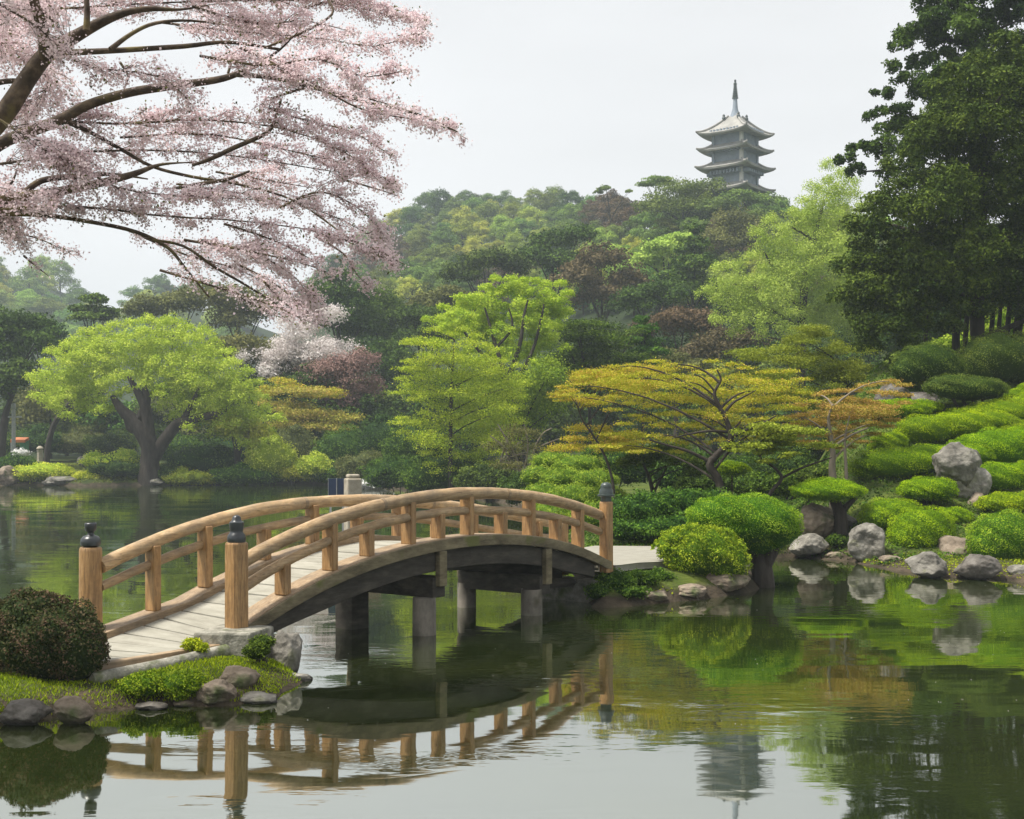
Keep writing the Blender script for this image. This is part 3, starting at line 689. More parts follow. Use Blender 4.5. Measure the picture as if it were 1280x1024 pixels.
    # posts with black caps
    def post(a, y, z0, z1, r, kind, cap):
        m = MB()
        if kind == 'square':
            c = .3 * r
            pr = [(-r, -r + c), (-r + c, -r), (r - c, -r), (r, -r + c), (r, r - c), (r - c, r), (-r + c, r), (-r, r - c)]
            zs = [z0, z1 - .03, z1]; sc_ = [1.03, 1.0, .93]
            vs = [(a + u * s, y + v * s, z) for z, s in zip(zs, sc_) for u, v in pr]
            fs = [(i * 8 + q, i * 8 + (q + 1) % 8, i * 8 + 8 + (q + 1) % 8, i * 8 + 8 + q) for i in range(2) for q in range(8)]
            m.add(vs, fs + [tuple(range(16, 24)), tuple(range(7, -1, -1))])
            p = m.build('post', M['wood_post'], B, bevel=.006)
        else:
            m.lathe([(r * 1.08, z0), (r * 1.04, z0 + .3), (r, z1 - .06), (r * .97, z1 - .02), (r * .9, z1)], 28, (a, y, 0))
            p = m.build('post', M['wood_post'], B, smooth=True)
        if cap:
            q = MB(); q.lathe([(cr * r, ch) for cr, ch in cap[0]], 26, (a, y, z1 + .001))
            q.build('finial', M[cap[1]], p, smooth=True)
        return p
    right_cap = [(.93, 0), (1.0, .03), (1.0, .07), (.92, .11), (.74, .135), (.68, .16), (.74, .2), (.80, .25), (.78, .29), (.60, .305), (.50, .32), (.46, .36), (.3, .385), (.1, .395)]
    left_cap = [(.55, 0), (.86, .025), (.92, .07), (.86, .12), (.66, .16), (.34, .178), (.28, .20), (.30, .225), (.46, .24), (.52, .28), (.54, .34), (.50, .355), (.44, .36), (.42, .348), (.1, .345)]
    far_cap = [(1.0, 0), (1.0, .13), (1.05, .14), (1.55, .165), (1.55, .21), (1.3, .22), (1.25, .34), (1.0, .40), (1.02, .42), (.98, .50), (.7, .56), (.2, .58)]
    post(0, .0, zR(0) + .02, 1.871, .135, 'square', (right_cap, 'bronze'))
    post(-1.04, BW - .02, .2, 1.77, .165, 'round', (left_cap, 'bronze'))
    post(9.93, .02, zR(9.9) - .25, CAM_H - (627 - HY) * 26.5 / F, .115, 'square', ([(c * 1.0, h * .68) for c, h in far_cap], 'bronze_green'))
    post(LEND, BW - .1, zLD(11) - .2, zLT(11) + .06, .12, 'square', None)
    # piles, crossheads and struts
    def pile(a, y, r, sq, zt):
        m = MB()
        if sq: m.box(a - r, a + r, y - r, y + r, -1.3, zt); m.build('pile', M['girder'], B, bevel=.02)
        else: m.lathe([(r * 1.0, -1.3), (r, .06), (r * 1.0, .09), (r * .985, .5), (r * .97, zt)], 24, (a, y, 0)); m.build('pile', M['concrete'], B, smooth=True)
    def cross(a):
        z = zC(a) - .55; m = MB(); m.box(a - .17, a + .17, .0, BW, z - .36, z); m.build('crosshead', M['girder'], B, bevel=.02)
        for y in (.0, BW):
            zz = zR(a) if y < 1 else zLD(a)
            m = MB(); s = -1 if y < 1 else 1
            y0, y1 = (y - .095, y + .015) if s < 0 else (y - .015, y + .095)
            m.box(a - .09, a + .11, y0, y1, z - .16, zz - .206); m.build('bracket', M['fascia'], B, bevel=.015)
        return z - .36
    z = cross(4.55); pile(4.34, .16, .205, False, z + .01); pile(4.2, BW - .3, .215, True, z + .01)
    z = cross(7.72); pile(7.55, .2, .21, False, z + .01); pile(7.72, BW - .1, .19, False, z + .01)
    # long dark tie beams under the deck
    m = MB(); m.tube([(7.7, .5, zC(7.7) - .75), (9.4, .5, .45)], .1, 4); m.build('strut', M['girder'], B)
    # granite block under the near post
    def w2b(p):
        q = np.array(p[:2]) - (BX, BY); return (q @ BD, q @ BN, p[2])
    ft = zR(0) + .045
    m = MB(); m.add([w2b(p) for p in [(-4.52, 18.02, .1), (-3.66, 18.0, .1), (-3.46, 18.75, .1), (-4.3, 18.95, .1), (-4.50, 18.04, ft), (-3.68, 18.02, ft), (-3.48, 18.75, ft), (-4.3, 18.95, ft)]],
                    [(3, 2, 1, 0), (4, 5, 6, 7), (0, 1, 5, 4), (1, 2, 6, 5), (2, 3, 7, 6), (3, 0, 4, 7)]); m.build('footing', M['footing'], B, bevel=.035)
    m = MB(); m.box(9.75, 10.2, .1, BW, -.4, zR(9.9) - .42); m.build('abutment', M['footing'], B, bevel=.03)
    m = MB()
    q = [(-2.6, -.24), (-.5, -.24)]
    m.box(-2.6, -.46, -.26, -.125, zR(-1.5) - .26, zR(-1.5) - .085, None); m.build('edge_board', M['wood_board'], B, bevel=.02)
build_bridge()

def slab(name, pts, z, th, mat):
    m = MB(); n = len(pts)
    zz = z if callable(z) else (lambda x, y: z)
    m.add([(x, y, zz(x, y)) for x, y in pts] + [(x, y, zz(x, y) - th) for x, y in pts],
          [tuple(range(n)), tuple(range(2 * n - 1, n - 1, -1))] + [(i, n + i, n + (i + 1) % n, (i + 1) % n)[::-1] for i in range(n)])
    return m.build(name, M[mat], None, bevel=.02)
# the path that runs on from the far end of the bridge
def build_path():
    e0 = b2w(10.12, -.1, 0); e1 = b2w(10.12, BW + .1, 0)
    pts = [(e0[0], e0[1]), (2.75, 27.9), (3.6, 28.8), (4.6, 29.9), (5.2, 31.2), (5.2, 33.6), (2.2, 33.8), (.8, 31.5), (e1[0], e1[1])]
    tag(slab('path', pts, lambda x, y: .775 - .055 * max(0, min(3, y - 26.8)), .14, 'pathstone'), kind='structure')
build_path()

# ------------------------------------------------------------------ the pagoda on the hill
def build_pagoda():
    D = 240.0; c = P(919, 240, D); u = D / F
    g = empty('pagoda', (c[0], c[1], c[2] - 9), rad(45 + 6))
    tag(g, 'grey tiered pagoda with upturned roofs and a tall spire on the hilltop', 'pagoda')
    z0 = c[2] - (c[2] - 9)
    zy = lambda y: z0 + (240 - y) * u            # height in the pagoda's own axes of photo row y
    def wall(h0, h1, hw):
        m = MB(); m.box(-hw, hw, -hw, hw, h0, h1)
        for k in (-.5, 0, .5):
            for s in (-1, 1):
                w0, w1 = sorted((s * (hw - .02), s * (hw + .07)))
                m.box(k * hw - .12, k * hw + .12, w0, w1, h0, h1 - .3); m.box(w0, w1, k * hw - .12, k * hw + .12, h0, h1 - .3)
        o = m.build('wall', M['pag_wall'], g)
        for sx in (-1, 1):
            for sy in (-1, 1):
                q = MB(); q.box(sx * hw - .28, sx * hw + .28, sy * hw - .28, sy * hw + .28, h0, h1 - .05); q.build('corner_post', M['pag_pale' if (sx, sy) == (-1, -1) else 'pag_wall'], o)
        q = MB()
        for s in (-1, 1):
            for k in np.linspace(-hw * .95, hw * .95, 9):
                q.box(k - .16, k + .16, s * (hw + .75) - .75, s * (hw + .75) + .75, h1 - 1.0, h1 - .35)
                q.box(s * (hw + .75) - .75, s * (hw + .75) + .75, k - .16, k + .16, h1 - 1.05, h1 - .4)
        q.build('eave_brackets', M['pag_wall'], o)
    def roof(ze, zt, he, ht, lift, name='roof', pw=1.7):
        """square roof with a concave slope and upturned corners"""
        n, m_ = 24, 9; vs = []; fs = []
        ring = []
        for k in range(4):
            for i in range(n): 
                t = -1 + 2 * i / n; ring.append({0: (t, -1), 1: (1, t), 2: (-t, 1), 3: (-1, -t)}[k] + (t,))
        R = len(ring)
        for j in range(m_):
            s = j / (m_ - 1); h = he + (ht - he) * s; z = ze + (zt - ze) * s ** pw
            for x, y, t in ring:
                cl = lift * abs(t) ** 3 * (1 - s) ** 2; f = 1 + .03 * abs(t) ** 4 * (1 - s)
                vs.append((x * h * f, y * h * f, z + cl))
        for j in range(m_ - 1):
            for i in range(R): fs.append((j * R + i, j * R + (i + 1) % R, (j + 1) * R + (i + 1) % R, (j + 1) * R + i))
        b0 = len(vs)
        for hh, dz in ((he * .985, -.30), (he * .62, -.10)):
            for x, y, t in ring: vs.append((x * hh, y * hh, ze + dz + (lift * abs(t) ** 3 if dz < -.2 else 0)))
        for i in range(R):
            q = (i + 1) % R
            fs.append((b0 + i, b0 + q, q, i)); fs.append((b0 + R + i, b0 + R + q, b0 + q, b0 + i))
        fs.append(tuple((m_ - 1) * R + i for i in range(R)))
        mm = MB(); mm.add(vs, fs); o = mm.build(name, M['pag_roof'], g, smooth=True)
        # ridges down the four corners
        for sx, sy in ((-1, -1), (1, -1), (1, 1), (-1, 1)):
            q = MB(); pts = []
            for s in np.linspace(0, 1, 9):
                h = he + (ht - he) * s; pts.append((sx * h * 1.03, sy * h * 1.03, ze + (zt - ze) * s ** pw + lift * (1 - s) ** 2 + .12))
            q.tube(pts, .2, 6); q.build('roof_ridge', M['pag_roof'], o, smooth=True)
        return o
    S = 49 * u / math.sqrt(2) * 1.0        # half width of a roof, corner to corner 98 px
    hw = 27.5 * u / math.sqrt(2)
    wall(zy(243), zy(214), hw * 1.0); wall(zy(212), zy(186), hw); wall(zy(183), zy(163), hw)
    m = MB(); m.box(-hw * 1.1, hw * 1.1, -hw * 1.1, hw * 1.1, -3, zy(243)); m.build('base', M['pag_wall'], g)
    roof(zy(240), zy(231), S * 1.03, hw * 1.0, .38)
    roof(zy(213), zy(204), S * 1.03, hw * 1.0, .38)
    roof(zy(190.5), zy(182), S * .99, hw * 1.0, .38)
    r = roof(zy(170.5), zy(146), S * 1.0, .9, .5, pw=1.45)
    for sx, sy in ((-1, -1), (1, -1), (1, 1), (-1, 1)):
        q = MB(); q.lathe([(.3, 0), (.36, .35), (.2, .6), (.28, .8), (.08, 1.1)], 8, (sx * 1.55, sy * 1.55, zy(150.5))); q.build('ridge_ornament', M['bronze_green'], r, smooth=True)
    q = MB(); zz = zy(146)
    pr = [(1.15, zz - .3), (.85, zz + .3), (.50, zz + 1.5), (.38, zy(125)), (.36, zy(124)), (.44, zy(123.5))]
    q.lathe(pr, 14); q.build('spire', M['pag_wall'], r, smooth=True)
    q = MB(); prof = []
    z = zy(123.4)
    for k in range(6):
        rr = .58 - .05 * k; prof += [(rr, z), (rr, z + .22), (rr * .62, z + .26), (rr * .62, z + .40)]; z += .42
    prof += [(.30, z), (.36, z + .3), (.14, z + .5), (.22, z + .75), (.18, z + 1.0), (.03, zy(100.5))]
    q.lathe(prof, 14); q.build('spire_rings', M['bronze_green'], r, smooth=True)
build_pagoda()

# ------------------------------------------------------------------ near islet
def near():
    D = 17.0
    clipped('azalea_bush', 'large dark reddish green azalea bush beside the near left bridge post', 'bush',
            lumpy([ell(60, 803, 68, 58, 16.6), ell(10, 806, 56, 54, 16.9), ell(98, 815, 34, 40, 16.3), ell(38, 772, 46, 32, 16.6)], 22, .20, 3), 'leaf_red', 42000, .040, seed=3, rough=.10, rnd=1.0, low=.6)
    clipped('low_shrub', 'low yellowish spreading shrub at the water edge below the bridge footing', 'shrub',
            lumpy([ell(178, 858, 28, 13, 16.2), ell(228, 856, 34, 14, 16.3), ell(205, 852, 34, 11, 16.6)], 12, .24, 5), 'leaf_shrub_y', 15000, .030, seed=5, rough=.16, rnd=1.0, low=.5)
    clipped('low_shrub', 'small bright green tuft growing against the left end of the granite footing', 'shrub', [ell(240, 806, 12, 8, 17.6), ell(252, 810, 8, 6, 17.5)], 'leaf_grass', 1300, .035, seed=6, rnd=.9)
    clipped('low_shrub', 'small green tuft between the granite footing and the pointed boulder', 'shrub', lumpy([ell(328, 804, 16, 9, 18.0), ell(320, 815, 16, 10, 17.6)], 8, .3, 7), 'leaf_mid', 2600, .032, seed=7, rnd=.9)
    rock_px('boulder', 'pointed pale boulder standing at the waterline right of the bridge footing', 357, 820, 22, 27, WD(838) - .1, 'rock', 11, rz=.3)
    rock_px('boulder', 'round pale stone standing in the water in front of the dark azalea', 92, 888, 23, 16, WD(904), 'rock_brown', 12, cuts=12)
    rock_px('boulder', 'dark wet stone at the far left water edge under the azalea', 30, 893, 28, 15, WD(905), 'rock_dark', 13)
    rock_px('boulder', 'small dark stone half hidden in grass under the azalea', 44, 866, 14, 9, 15.9, 'rock_dark', 14)
    rock_px('boulder', 'brownish wedge shaped stone under the yellowish low shrub', 271, 866, 22, 14, WD(880) - .05, 'rock_brown', 15)
    rock_px('boulder', 'rounded brown stone beside the wedge shaped one', 299, 852, 22, 17, WD(874) + .1, 'rock_brown', 16, cuts=4)
    rock_px('boulder', 'flat grey shore stone below the rounded brown one', 322, 873, 26, 7, WD(876), 'rock', 17)
    rock_px('boulder', 'flat pale slab at the waterline below the pointed boulder', 366, 848, 22, 7, WD(850), 'rock', 18)
    rock_px('boulder', 'thin flat stone at the foot of the low shrub by the water', 190, 883, 18, 5, WD(886), 'rock_dark', 19)
    rock_px('boulder', 'small reddish flat stone at the water edge under the yellow shrub', 232, 880, 14, 4, WD(882), 'rock_brown', 20)
    mb = MB()
    pts = [b2w(-2.7, -.36, zR(-1.5) - .26), b2w(-1.6, -.40, zR(-1.5) - .22), b2w(-.55, -.42, zR(-1.5) - .16)]
    mb.tube(smooth_path(pts, 4), [.10] * 9, 12); tag(mb.build('stone_kerb', M['footing'], smooth=True), 'long rounded stone kerb along the edge of the bridge approach', 'kerb')
    # grass
    rng = np.random.default_rng(9); n = 130000
    X = rng.uniform(-9.5, -1.2, n); Y = rng.uniform(13.4, 23.5, n); d = sdist(X, Y); Z = ground(X, Y)
    rel = np.stack([X - BX, Y - BY], -1); a = rel @ BD; q = rel @ BN
    ok = (d > .03) & ~((q > -.2) & (q < BW + .05) & (a > -2.6)) & ~((q > -.66) & (q < .3) & (a > -.5) & (a < .6)) & (Z > .03)
    X, Y, Z = X[ok], Y[ok], Z[ok]; n = len(X)
    clump = .5 + .5 * wob(X, Y, 2.1); h = rng.uniform(.015, .04, n) * (.5 + .9 * np.clip(clump, 0, 1)); wd = rng.uniform(.006, .013, n)
    th = rng.uniform(0, 2 * np.pi, n); ln = rng.normal(0, .5, (n, 2)) * h[:, None]
    dx, dy = np.cos(th) * wd, np.sin(th) * wd; o = np.zeros(n)
    V = np.stack([np.stack([X - dx, Y - dy, Z - .01], -1), np.stack([X + dx, Y + dy, Z - .01], -1),
                  np.stack([X + dx * .3 + ln[:, 0], Y + dy * .3 + ln[:, 1], Z + h], -1), np.stack([X - dx * .3 + ln[:, 0], Y - dy * .3 + ln[:, 1], Z + h], -1)], 1).reshape(-1, 3)
    me = mesh_quads('grass', V, np.arange(4 * n).reshape(n, 4), M['leaf_grass'], np.clip(.45 + .25 * wob(X, Y, .9) + rng.normal(0, .2, n), 0, 1))
    tag(obj('grass', me), kind='stuff')
near()

# ------------------------------------------------------------------ spit of land at the far end of the bridge, and the right bank
def ground_cover(name, x0, x1, y0, y1, n, cond, leaf, size, seed, h=.05):
    rng = np.random.default_rng(seed); X = rng.uniform(x0, x1, n); Y = rng.uniform(y0, y1, n)
    d = sdist(X, Y); ok = cond(X, Y, d); X, Y = X[ok], Y[ok]; Z = ground(X, Y); n = len(X)
    C = np.stack([X, Y, Z + rng.uniform(0, h, n)], -1)
    V, Fq = leaf_quads(C, np.tile([0, 0, 1.0], (n, 1)), size, rng, .5, .8, .1)
    tag(obj(name, mesh_quads(name, V, Fq, M[leaf], np.clip(.5 + .35 * wob(X, Y, .8, seed) + rng.normal(0, .2, n), 0, 1))), kind='stuff')

def right_bank():
    A, AD, SY = 'leaf_azalea', 'leaf_azalea_dark', 'leaf_shrub_y'
    clipped('spreading_shrub', 'loose yellow green shrub on the spit just right of the bridge end', 'shrub',
            lumpy([ell(880, 692, 48, 32, 28.4), ell(905, 704, 30, 30, 28.2), ell(846, 684, 26, 22, 28.6), ell(868, 670, 28, 14, 28.5)], 14, .24, 21), SY, 30000, .046, seed=21, rough=.13, rnd=1.1, low=.6)
    b = P(948, 737, 29.6)
    clipped('umbrella_shrub', 'big clipped dome shrub on a thick trunk standing over the water', 'shrub',
            [ell(930, 652, 70, 34, 29.6), ell(905, 645, 46, 26, 29.3), ell(965, 660, 36, 32, 29.6), ell(945, 672, 42, 28, 29.8)], SY, 46000, .034, base=(b[0], b[1], -.05),
            stem=[([P(955, 742, 29.6), P(953, 715, 29.6), P(948, 690, 29.7), P(940, 665, 29.7)], [.28, .25, .22, .12]), ([P(953, 712, 29.6), P(966, 690, 29.5), P(975, 672, 29.5)], [.17, .13, .07])], seed=22, rough=.07, rnd=.8)
    rock_px('boulder', 'pale mottled stone at the tip of the spit below the loose shrub', 908, 727, 24, 13, WD(743), 'rock_brown', 31)
    rock_px('boulder', 'low brown stone on the spit edge nearest the bridge end', 815, 744, 24, 8, WD(752), 'rock_brown', 32)
    rock_px('boulder', 'flat brown stone on the spit edge under the loose shrub', 862, 740, 22, 8, WD(749), 'rock_brown', 33)
    rock_px('boulder', 'small pale stone in the grass beside the bridge end', 778, 722, 9, 5, WD(742), 'rock', 34)
    clipped('low_shrub', 'low dark green creeping plant at the corner of the bridge end', 'shrub', lumpy([ell(770, 728, 24, 14, 26.6), ell(748, 740, 16, 10, 26.3), ell(800, 724, 22, 10, 27.0), ell(824, 722, 18, 10, 27.5), ell(785, 740, 24, 8, 26.4)], 12, .26, 23), 'leaf_mid', 9000, .05, seed=23, rnd=1.1, rough=.2)
    # boulders along the right shore
    for k, a in enumerate([
        (1022, 652, 21, 21, 38.0, 'rock_brown', 'tall brown leaning boulder under the flat topped shrub'),
        (1056, 660, 18, 15, 38.5, 'rock_dark', 'dark boulder in the shade between two larger shore boulders'),
        (1011, 683, 25, 14, WD(697) - .2, 'rock', 'low pale rounded boulder at the left end of the right shore'),
        (1084, 679, 29, 22, WD(703), 'rock', 'large pale boulder with a split face at the water edge'),
        (1157, 706, 32, 15, WD(721) - .1, 'rock', 'broad grey wedge shaped boulder lying in the shallow water'),
        (1192, 688, 23, 16, 35.6, 'rock_brown', 'round brown grey boulder above the wedge shaped one'),
        (1220, 709, 26, 14, WD(724), 'rock_dark', 'rough dark mossy boulder between the round one and the corner shrub'),
        (1274, 716, 14, 9, WD(724), 'rock', 'small pale stone at the right edge of the picture by the water'),
        (1050, 684, 14, 8, WD(694) + .2, 'rock_dark', 'small dark stone between the two pale shore boulders'),
        (1190, 632, 20, 13, 40.2, 'rock', 'grey slab stone under the tall upright boulder'),
        (1222, 642, 17, 22, 39.6, 'rock_brown', 'brown block stone right under the tall upright boulder'),
        (1168, 644, 12, 7, 38.8, 'rock', 'small pale stone left of the slab under the upright boulder'),
        (1130, 612, 26, 12, 42.2, 'rock_dark', 'dark rock showing under the long azalea mound'),
        (1150, 505, 30, 14, 49.5, 'rock_dark', 'dark rock under the flattened dark clipped shrub'),
        (1112, 497, 22, 16, 49.0, 'rock_dark', 'dark rock at the top of the slope left of the clipped shrubs'),
        (1112, 700, 14, 5, WD(708), 'rock_brown', 'thin reddish stone at the waterline by the split boulder'),
        (1042, 694, 12, 4, WD(699), 'rock_brown', 'low reddish stone at the waterline under the front azalea mound')]):
        x, y, rx, ry, D, mt, lab = a
        rock_px('boulder', lab, x, y, rx, ry, D, mt, 40 + k, rz=.4 * k, cuts=6 + k % 5)
    # the tall stone: a leaning head-shaped block on a slanting base
    D = 40.0; g = empty('standing_stone', P(1200, 620, D)); tag(g, 'tall grey weathered upright boulder among the azalea mounds', 'rock')
    base = np.array(P(1200, 620, D))
    for nm, x, y, rx, ry, sd, ti in (('stone_head', 1194, 583, 29, 24, 61, -.3), ('stone_foot', 1211, 603, 22, 24, 62, -.5)):
        rock(nm, None, P(x, y, D) - base, (px(rx, D) * 1.15, px(rx, D) * .8, px(ry, D) * 1.15), 'rock', sd, cuts=5, tilt=ti, parent=g, rough=.22)
    # clipped shrubs
    flat = clipped('flat_topped_shrub', 'flat cushion shaped clipped shrub on a short dark trunk above the shore boulders', 'shrub', [ell(1035, 614, 46, 14, 37.5), ell(1035, 608, 36, 11, 37.6)], A, 15000, .042, tvar=.11,
                   base=P(1052, 665, 37.7), stem=[([P(1052, 668, 37.7), P(1050, 640, 37.7), P(1040, 620, 37.6)], [.22, .2, .12]), ([P(1051, 640, 37.7), P(1070, 622, 37.5)], [.12, .06])], seed=24, rough=.05)
    mounds = [
        (1160, 611, 38, 15, 39.0, 'rounded azalea mound at the foot of the tall upright boulder'),
        (1114, 643, 40, 21, 37.6, 'azalea mound right of the flat cushion shrub and above the split boulder'),
        (1152, 667, 43, 34, 36.6, 'tall front azalea mound standing over the wedge shaped boulder'),
        (1190, 646, 26, 12, 38.2, 'small azalea mound in front of the slab stone'),
        (1256, 674, 46, 36, 34.6, 'big bushy corner azalea by the water at the right edge of the picture')]
    for k, (x, y, rx, ry, D, lab) in enumerate(mounds):
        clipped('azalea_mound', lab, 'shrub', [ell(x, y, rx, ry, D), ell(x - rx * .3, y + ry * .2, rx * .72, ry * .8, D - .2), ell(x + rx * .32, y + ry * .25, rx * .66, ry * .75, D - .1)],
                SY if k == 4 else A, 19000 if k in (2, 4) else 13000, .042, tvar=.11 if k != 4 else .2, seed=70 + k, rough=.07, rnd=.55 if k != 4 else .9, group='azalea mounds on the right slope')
    longs = [
        ([(1120, 581, 56, 19), (1090, 588, 30, 15), (1165, 574, 50, 16), (1205, 570, 40, 13)], 41.6, 'long azalea hedge mound left of and behind the tall upright boulder'),
        ([(1245, 562, 48, 22), (1215, 566, 36, 18), (1285, 560, 50, 22)], 42.2, 'broad azalea mound directly behind the top of the upright boulder'),
        ([(1250, 598, 42, 17), (1290, 598, 40, 18), (1225, 602, 20, 12)], 40.6, 'azalea mound right of the tall upright boulder'),
        ([(1262, 631, 44, 13), (1300, 630, 40, 14)], 38.6, 'lowest flat azalea mound above the bushy corner azalea'),
        ([(1160, 538, 42, 17), (1200, 534, 46, 16), (1235, 530, 40, 14), (1140, 545, 24, 12)], 44.6, 'long azalea hedge mound across the middle of the slope'),
        ([(1112, 555, 24, 12), (1098, 561, 14, 8)], 44.0, 'small azalea mound at the left end of the middle hedge mound'),
        ([(1265, 543, 36, 11), (1300, 540, 40, 14)], 44.8, 'small bright azalea mound at the right edge behind the broad one'),
        ([(1120, 513, 46, 12), (1150, 510, 30, 9)], 47.5, 'flat azalea mound mixed with orange maple leaves at the left of the slope'),
        ([(1250, 518, 50, 15), (1215, 521, 40, 11), (1290, 512, 50, 18)], 46.8, 'wide azalea mound below the dark clipped shrubs'),
        ([(1272, 497, 30, 9), (1305, 492, 40, 14)], 49.0, 'topmost bright azalea mound at the right edge under the dark domes')]
    for k, (es, D, lab) in enumerate(longs):
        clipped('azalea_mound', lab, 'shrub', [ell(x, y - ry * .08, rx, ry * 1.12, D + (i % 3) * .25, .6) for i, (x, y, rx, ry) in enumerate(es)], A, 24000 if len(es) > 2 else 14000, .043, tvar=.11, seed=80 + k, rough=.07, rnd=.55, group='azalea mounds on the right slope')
    clipped('clipped_shrub', 'dark flattened cloud shaped shrub with bare stems under it on the upper slope', 'shrub', [ell(1207, 486, 50, 17, 47.6), ell(1190, 482, 34, 14, 47.5), ell(1232, 488, 28, 13, 47.7)], AD, 16000, .052, base=P(1215, 516, 47.6),
            stem=[([P(1216 + k * 9 - 14, 518, 47.6), P(1208 + k * 12 - 16, 500, 47.5), P(1205 + k * 16 - 20, 488, 47.5)], [.07, .06, .03]) for k in range(4)], seed=25, rough=.08)
    clipped('clipped_shrub', 'round olive green domed shrub left of the darker dome on the upper slope', 'shrub', [ell(1160, 455, 40, 27, 50.5), ell(1140, 462, 26, 20, 50.3), ell(1180, 462, 26, 22, 50.4)], AD, 16000, .056, seed=26, rough=.09, rnd=.7)
    clipped('clipped_shrub', 'largest dark round domed shrub at the right edge of the upper slope', 'shrub', [ell(1245, 448, 48, 34, 51.5), ell(1280, 452, 44, 36, 51.7), ell(1222, 460, 26, 24, 51.2)], 'leaf_azalea_dark', 19000, .056, seed=27, rough=.09, rnd=.7)
    clipped('low_shrub', 'small dark green fern like tuft between the pale shore boulders', 'shrub', [ell(1046, 676, 12, 8, 37.0)], 'leaf_mid', 900, .06, seed=28, rnd=1.0)
    clipped('low_shrub', 'bright small clipped cushion behind the umbrella shrub under the maple', 'shrub', [ell(915, 586, 22, 9, 42.0)], A, 2600, .065, seed=29)
    clipped('hedge', 'long dark green rounded hedge behind the path at the bridge end', 'hedge', [ell(812, 638, 40, 24, 35.2), ell(780, 642, 36, 22, 35.6), ell(850, 636, 38, 26, 35.6), ell(885, 640, 40, 28, 36.2), ell(835, 660, 60, 18, 34.9), ell(785, 662, 32, 16, 35.0)],
            'leaf_mid', 17000, .075, seed=30, rough=.12, rnd=.9)
    clipped('bamboo_grass_mound', 'feathery yellow green mounded shrub behind the bridge railing', 'shrub',
            [ell(690, 577, 26, 12, 50), ell(722, 583, 32, 14, 49), ell(672, 596, 20, 14, 49), ell(705, 600, 30, 15, 48), ell(742, 602, 32, 15, 47.5), ell(680, 618, 26, 15, 47), ell(720, 622, 34, 17, 46), ell(756, 622, 30, 16, 45), ell(700, 642, 44, 16, 45), ell(745, 645, 36, 18, 43)],
            'leaf_feather', 26000, .10, seed=31, rough=.10, rnd=.7, aspect=.28, low=.15)
    gc = lambda X, Y, d: (d > .08) & (ground(X, Y) > .04)
    ground_cover('ground_cover', 1.5, 20, 26.5, 56, 90000, lambda X, Y, d: gc(X, Y, d) & (Y < 35.6) & ~((X > 1.0) & (X < 7.7) & (Y < 34) & (Y > 26 + .55 * np.maximum(0, X - 1.5) * (X < 4) + 1.4 * (X >= 4))), 'leaf_grass', .07, 41)
    ground_cover('fern_cover', -2, 22, 34, 62, 90000, lambda X, Y, d: gc(X, Y, d) & (Y > 33), 'leaf_mid', .10, 42, .10)
right_bank()
for k, (x, y, rx, ry, D, lf, lab) in enumerate([
    (935, 590, 44, 20, 60, 'leaf_mid', 'green bush on the slope behind the forked low maple'), (985, 585, 40, 20, 56, 'leaf_dark', 'dark bush on the slope right of the forked low maple stem'),
    (1012, 600, 34, 15, 48, 'leaf_mid', 'low green bush at the foot of the pale maple trunk'), (955, 608, 40, 11, 45, 'leaf_mid', 'low fern like bush just above the umbrella shrub'),
    (880, 605, 34, 12, 44, 'leaf_dark', 'dark low bush between hedge and yellow maple trunk'), (1075, 575, 30, 18, 50, 'leaf_dark', 'dark bush between the orange maple and the azalea slope'), (1000, 560, 50, 20, 72, 'leaf_dark', 'dark bush far back under the olive layered tree')]):
    clipped('slope_bush', lab, 'bush', lumpy([ell(x, y, rx, ry, D), ell(x - rx * .4, y + ry * .3, rx * .6, ry * .8, D - .3), ell(x + rx * .4, y + ry * .3, rx * .6, ry * .8, D - .3)], 10, .26, k), lf, 12000, .095, seed=430 + k, rough=.16, rnd=1.0, low=.7)

def lost_pillar():
    # stone pillar and small blue board behind the bridge
    D = 41.0; m = MB()
    x0 = P(441, 606, D); h = .24
    f = lambda p: p
    m.box(-h, h, -h, h, -1.0, 2.2); m.box(-h + .05, h - .05, -h + .05, h - .05, 2.2, 2.33)
    o = m.build('stone_pillar', M['pillar'], bevel=.05); o.location = (x0[0], D, 0); o.rotation_euler.z = rad(24)
    tag(o, 'square pale stone pillar rising behind the bridge handrail', 'pillar')
    D = 41.3; g = empty('notice_board', (P(421, 606, D)[0], D, -.8)); tag(g, 'low navy blue double board standing left of the stone pillar', 'board')
    for s in (-1, 1):
        m = MB(); m.box(s * .14 - .125, s * .14 + .125, -.03, .03, 2.42, 2.98); m.build('panel', M['blue'], g, bevel=.01)
    m = MB(); m.box(-.012, .012, -.045, -.032, 2.40, 3.0); m.box(-.28, -.265, -.04, .04, 2.40, 3.0); m.build('frame', M['steel'], g)
    for s in (-1, 1):
        m = MB(); m.box(s * .2 - .03, s * .2 + .03, -.025, .025, -.4, 2.41); m.build('leg', M['steel'], g)
lost_pillar()

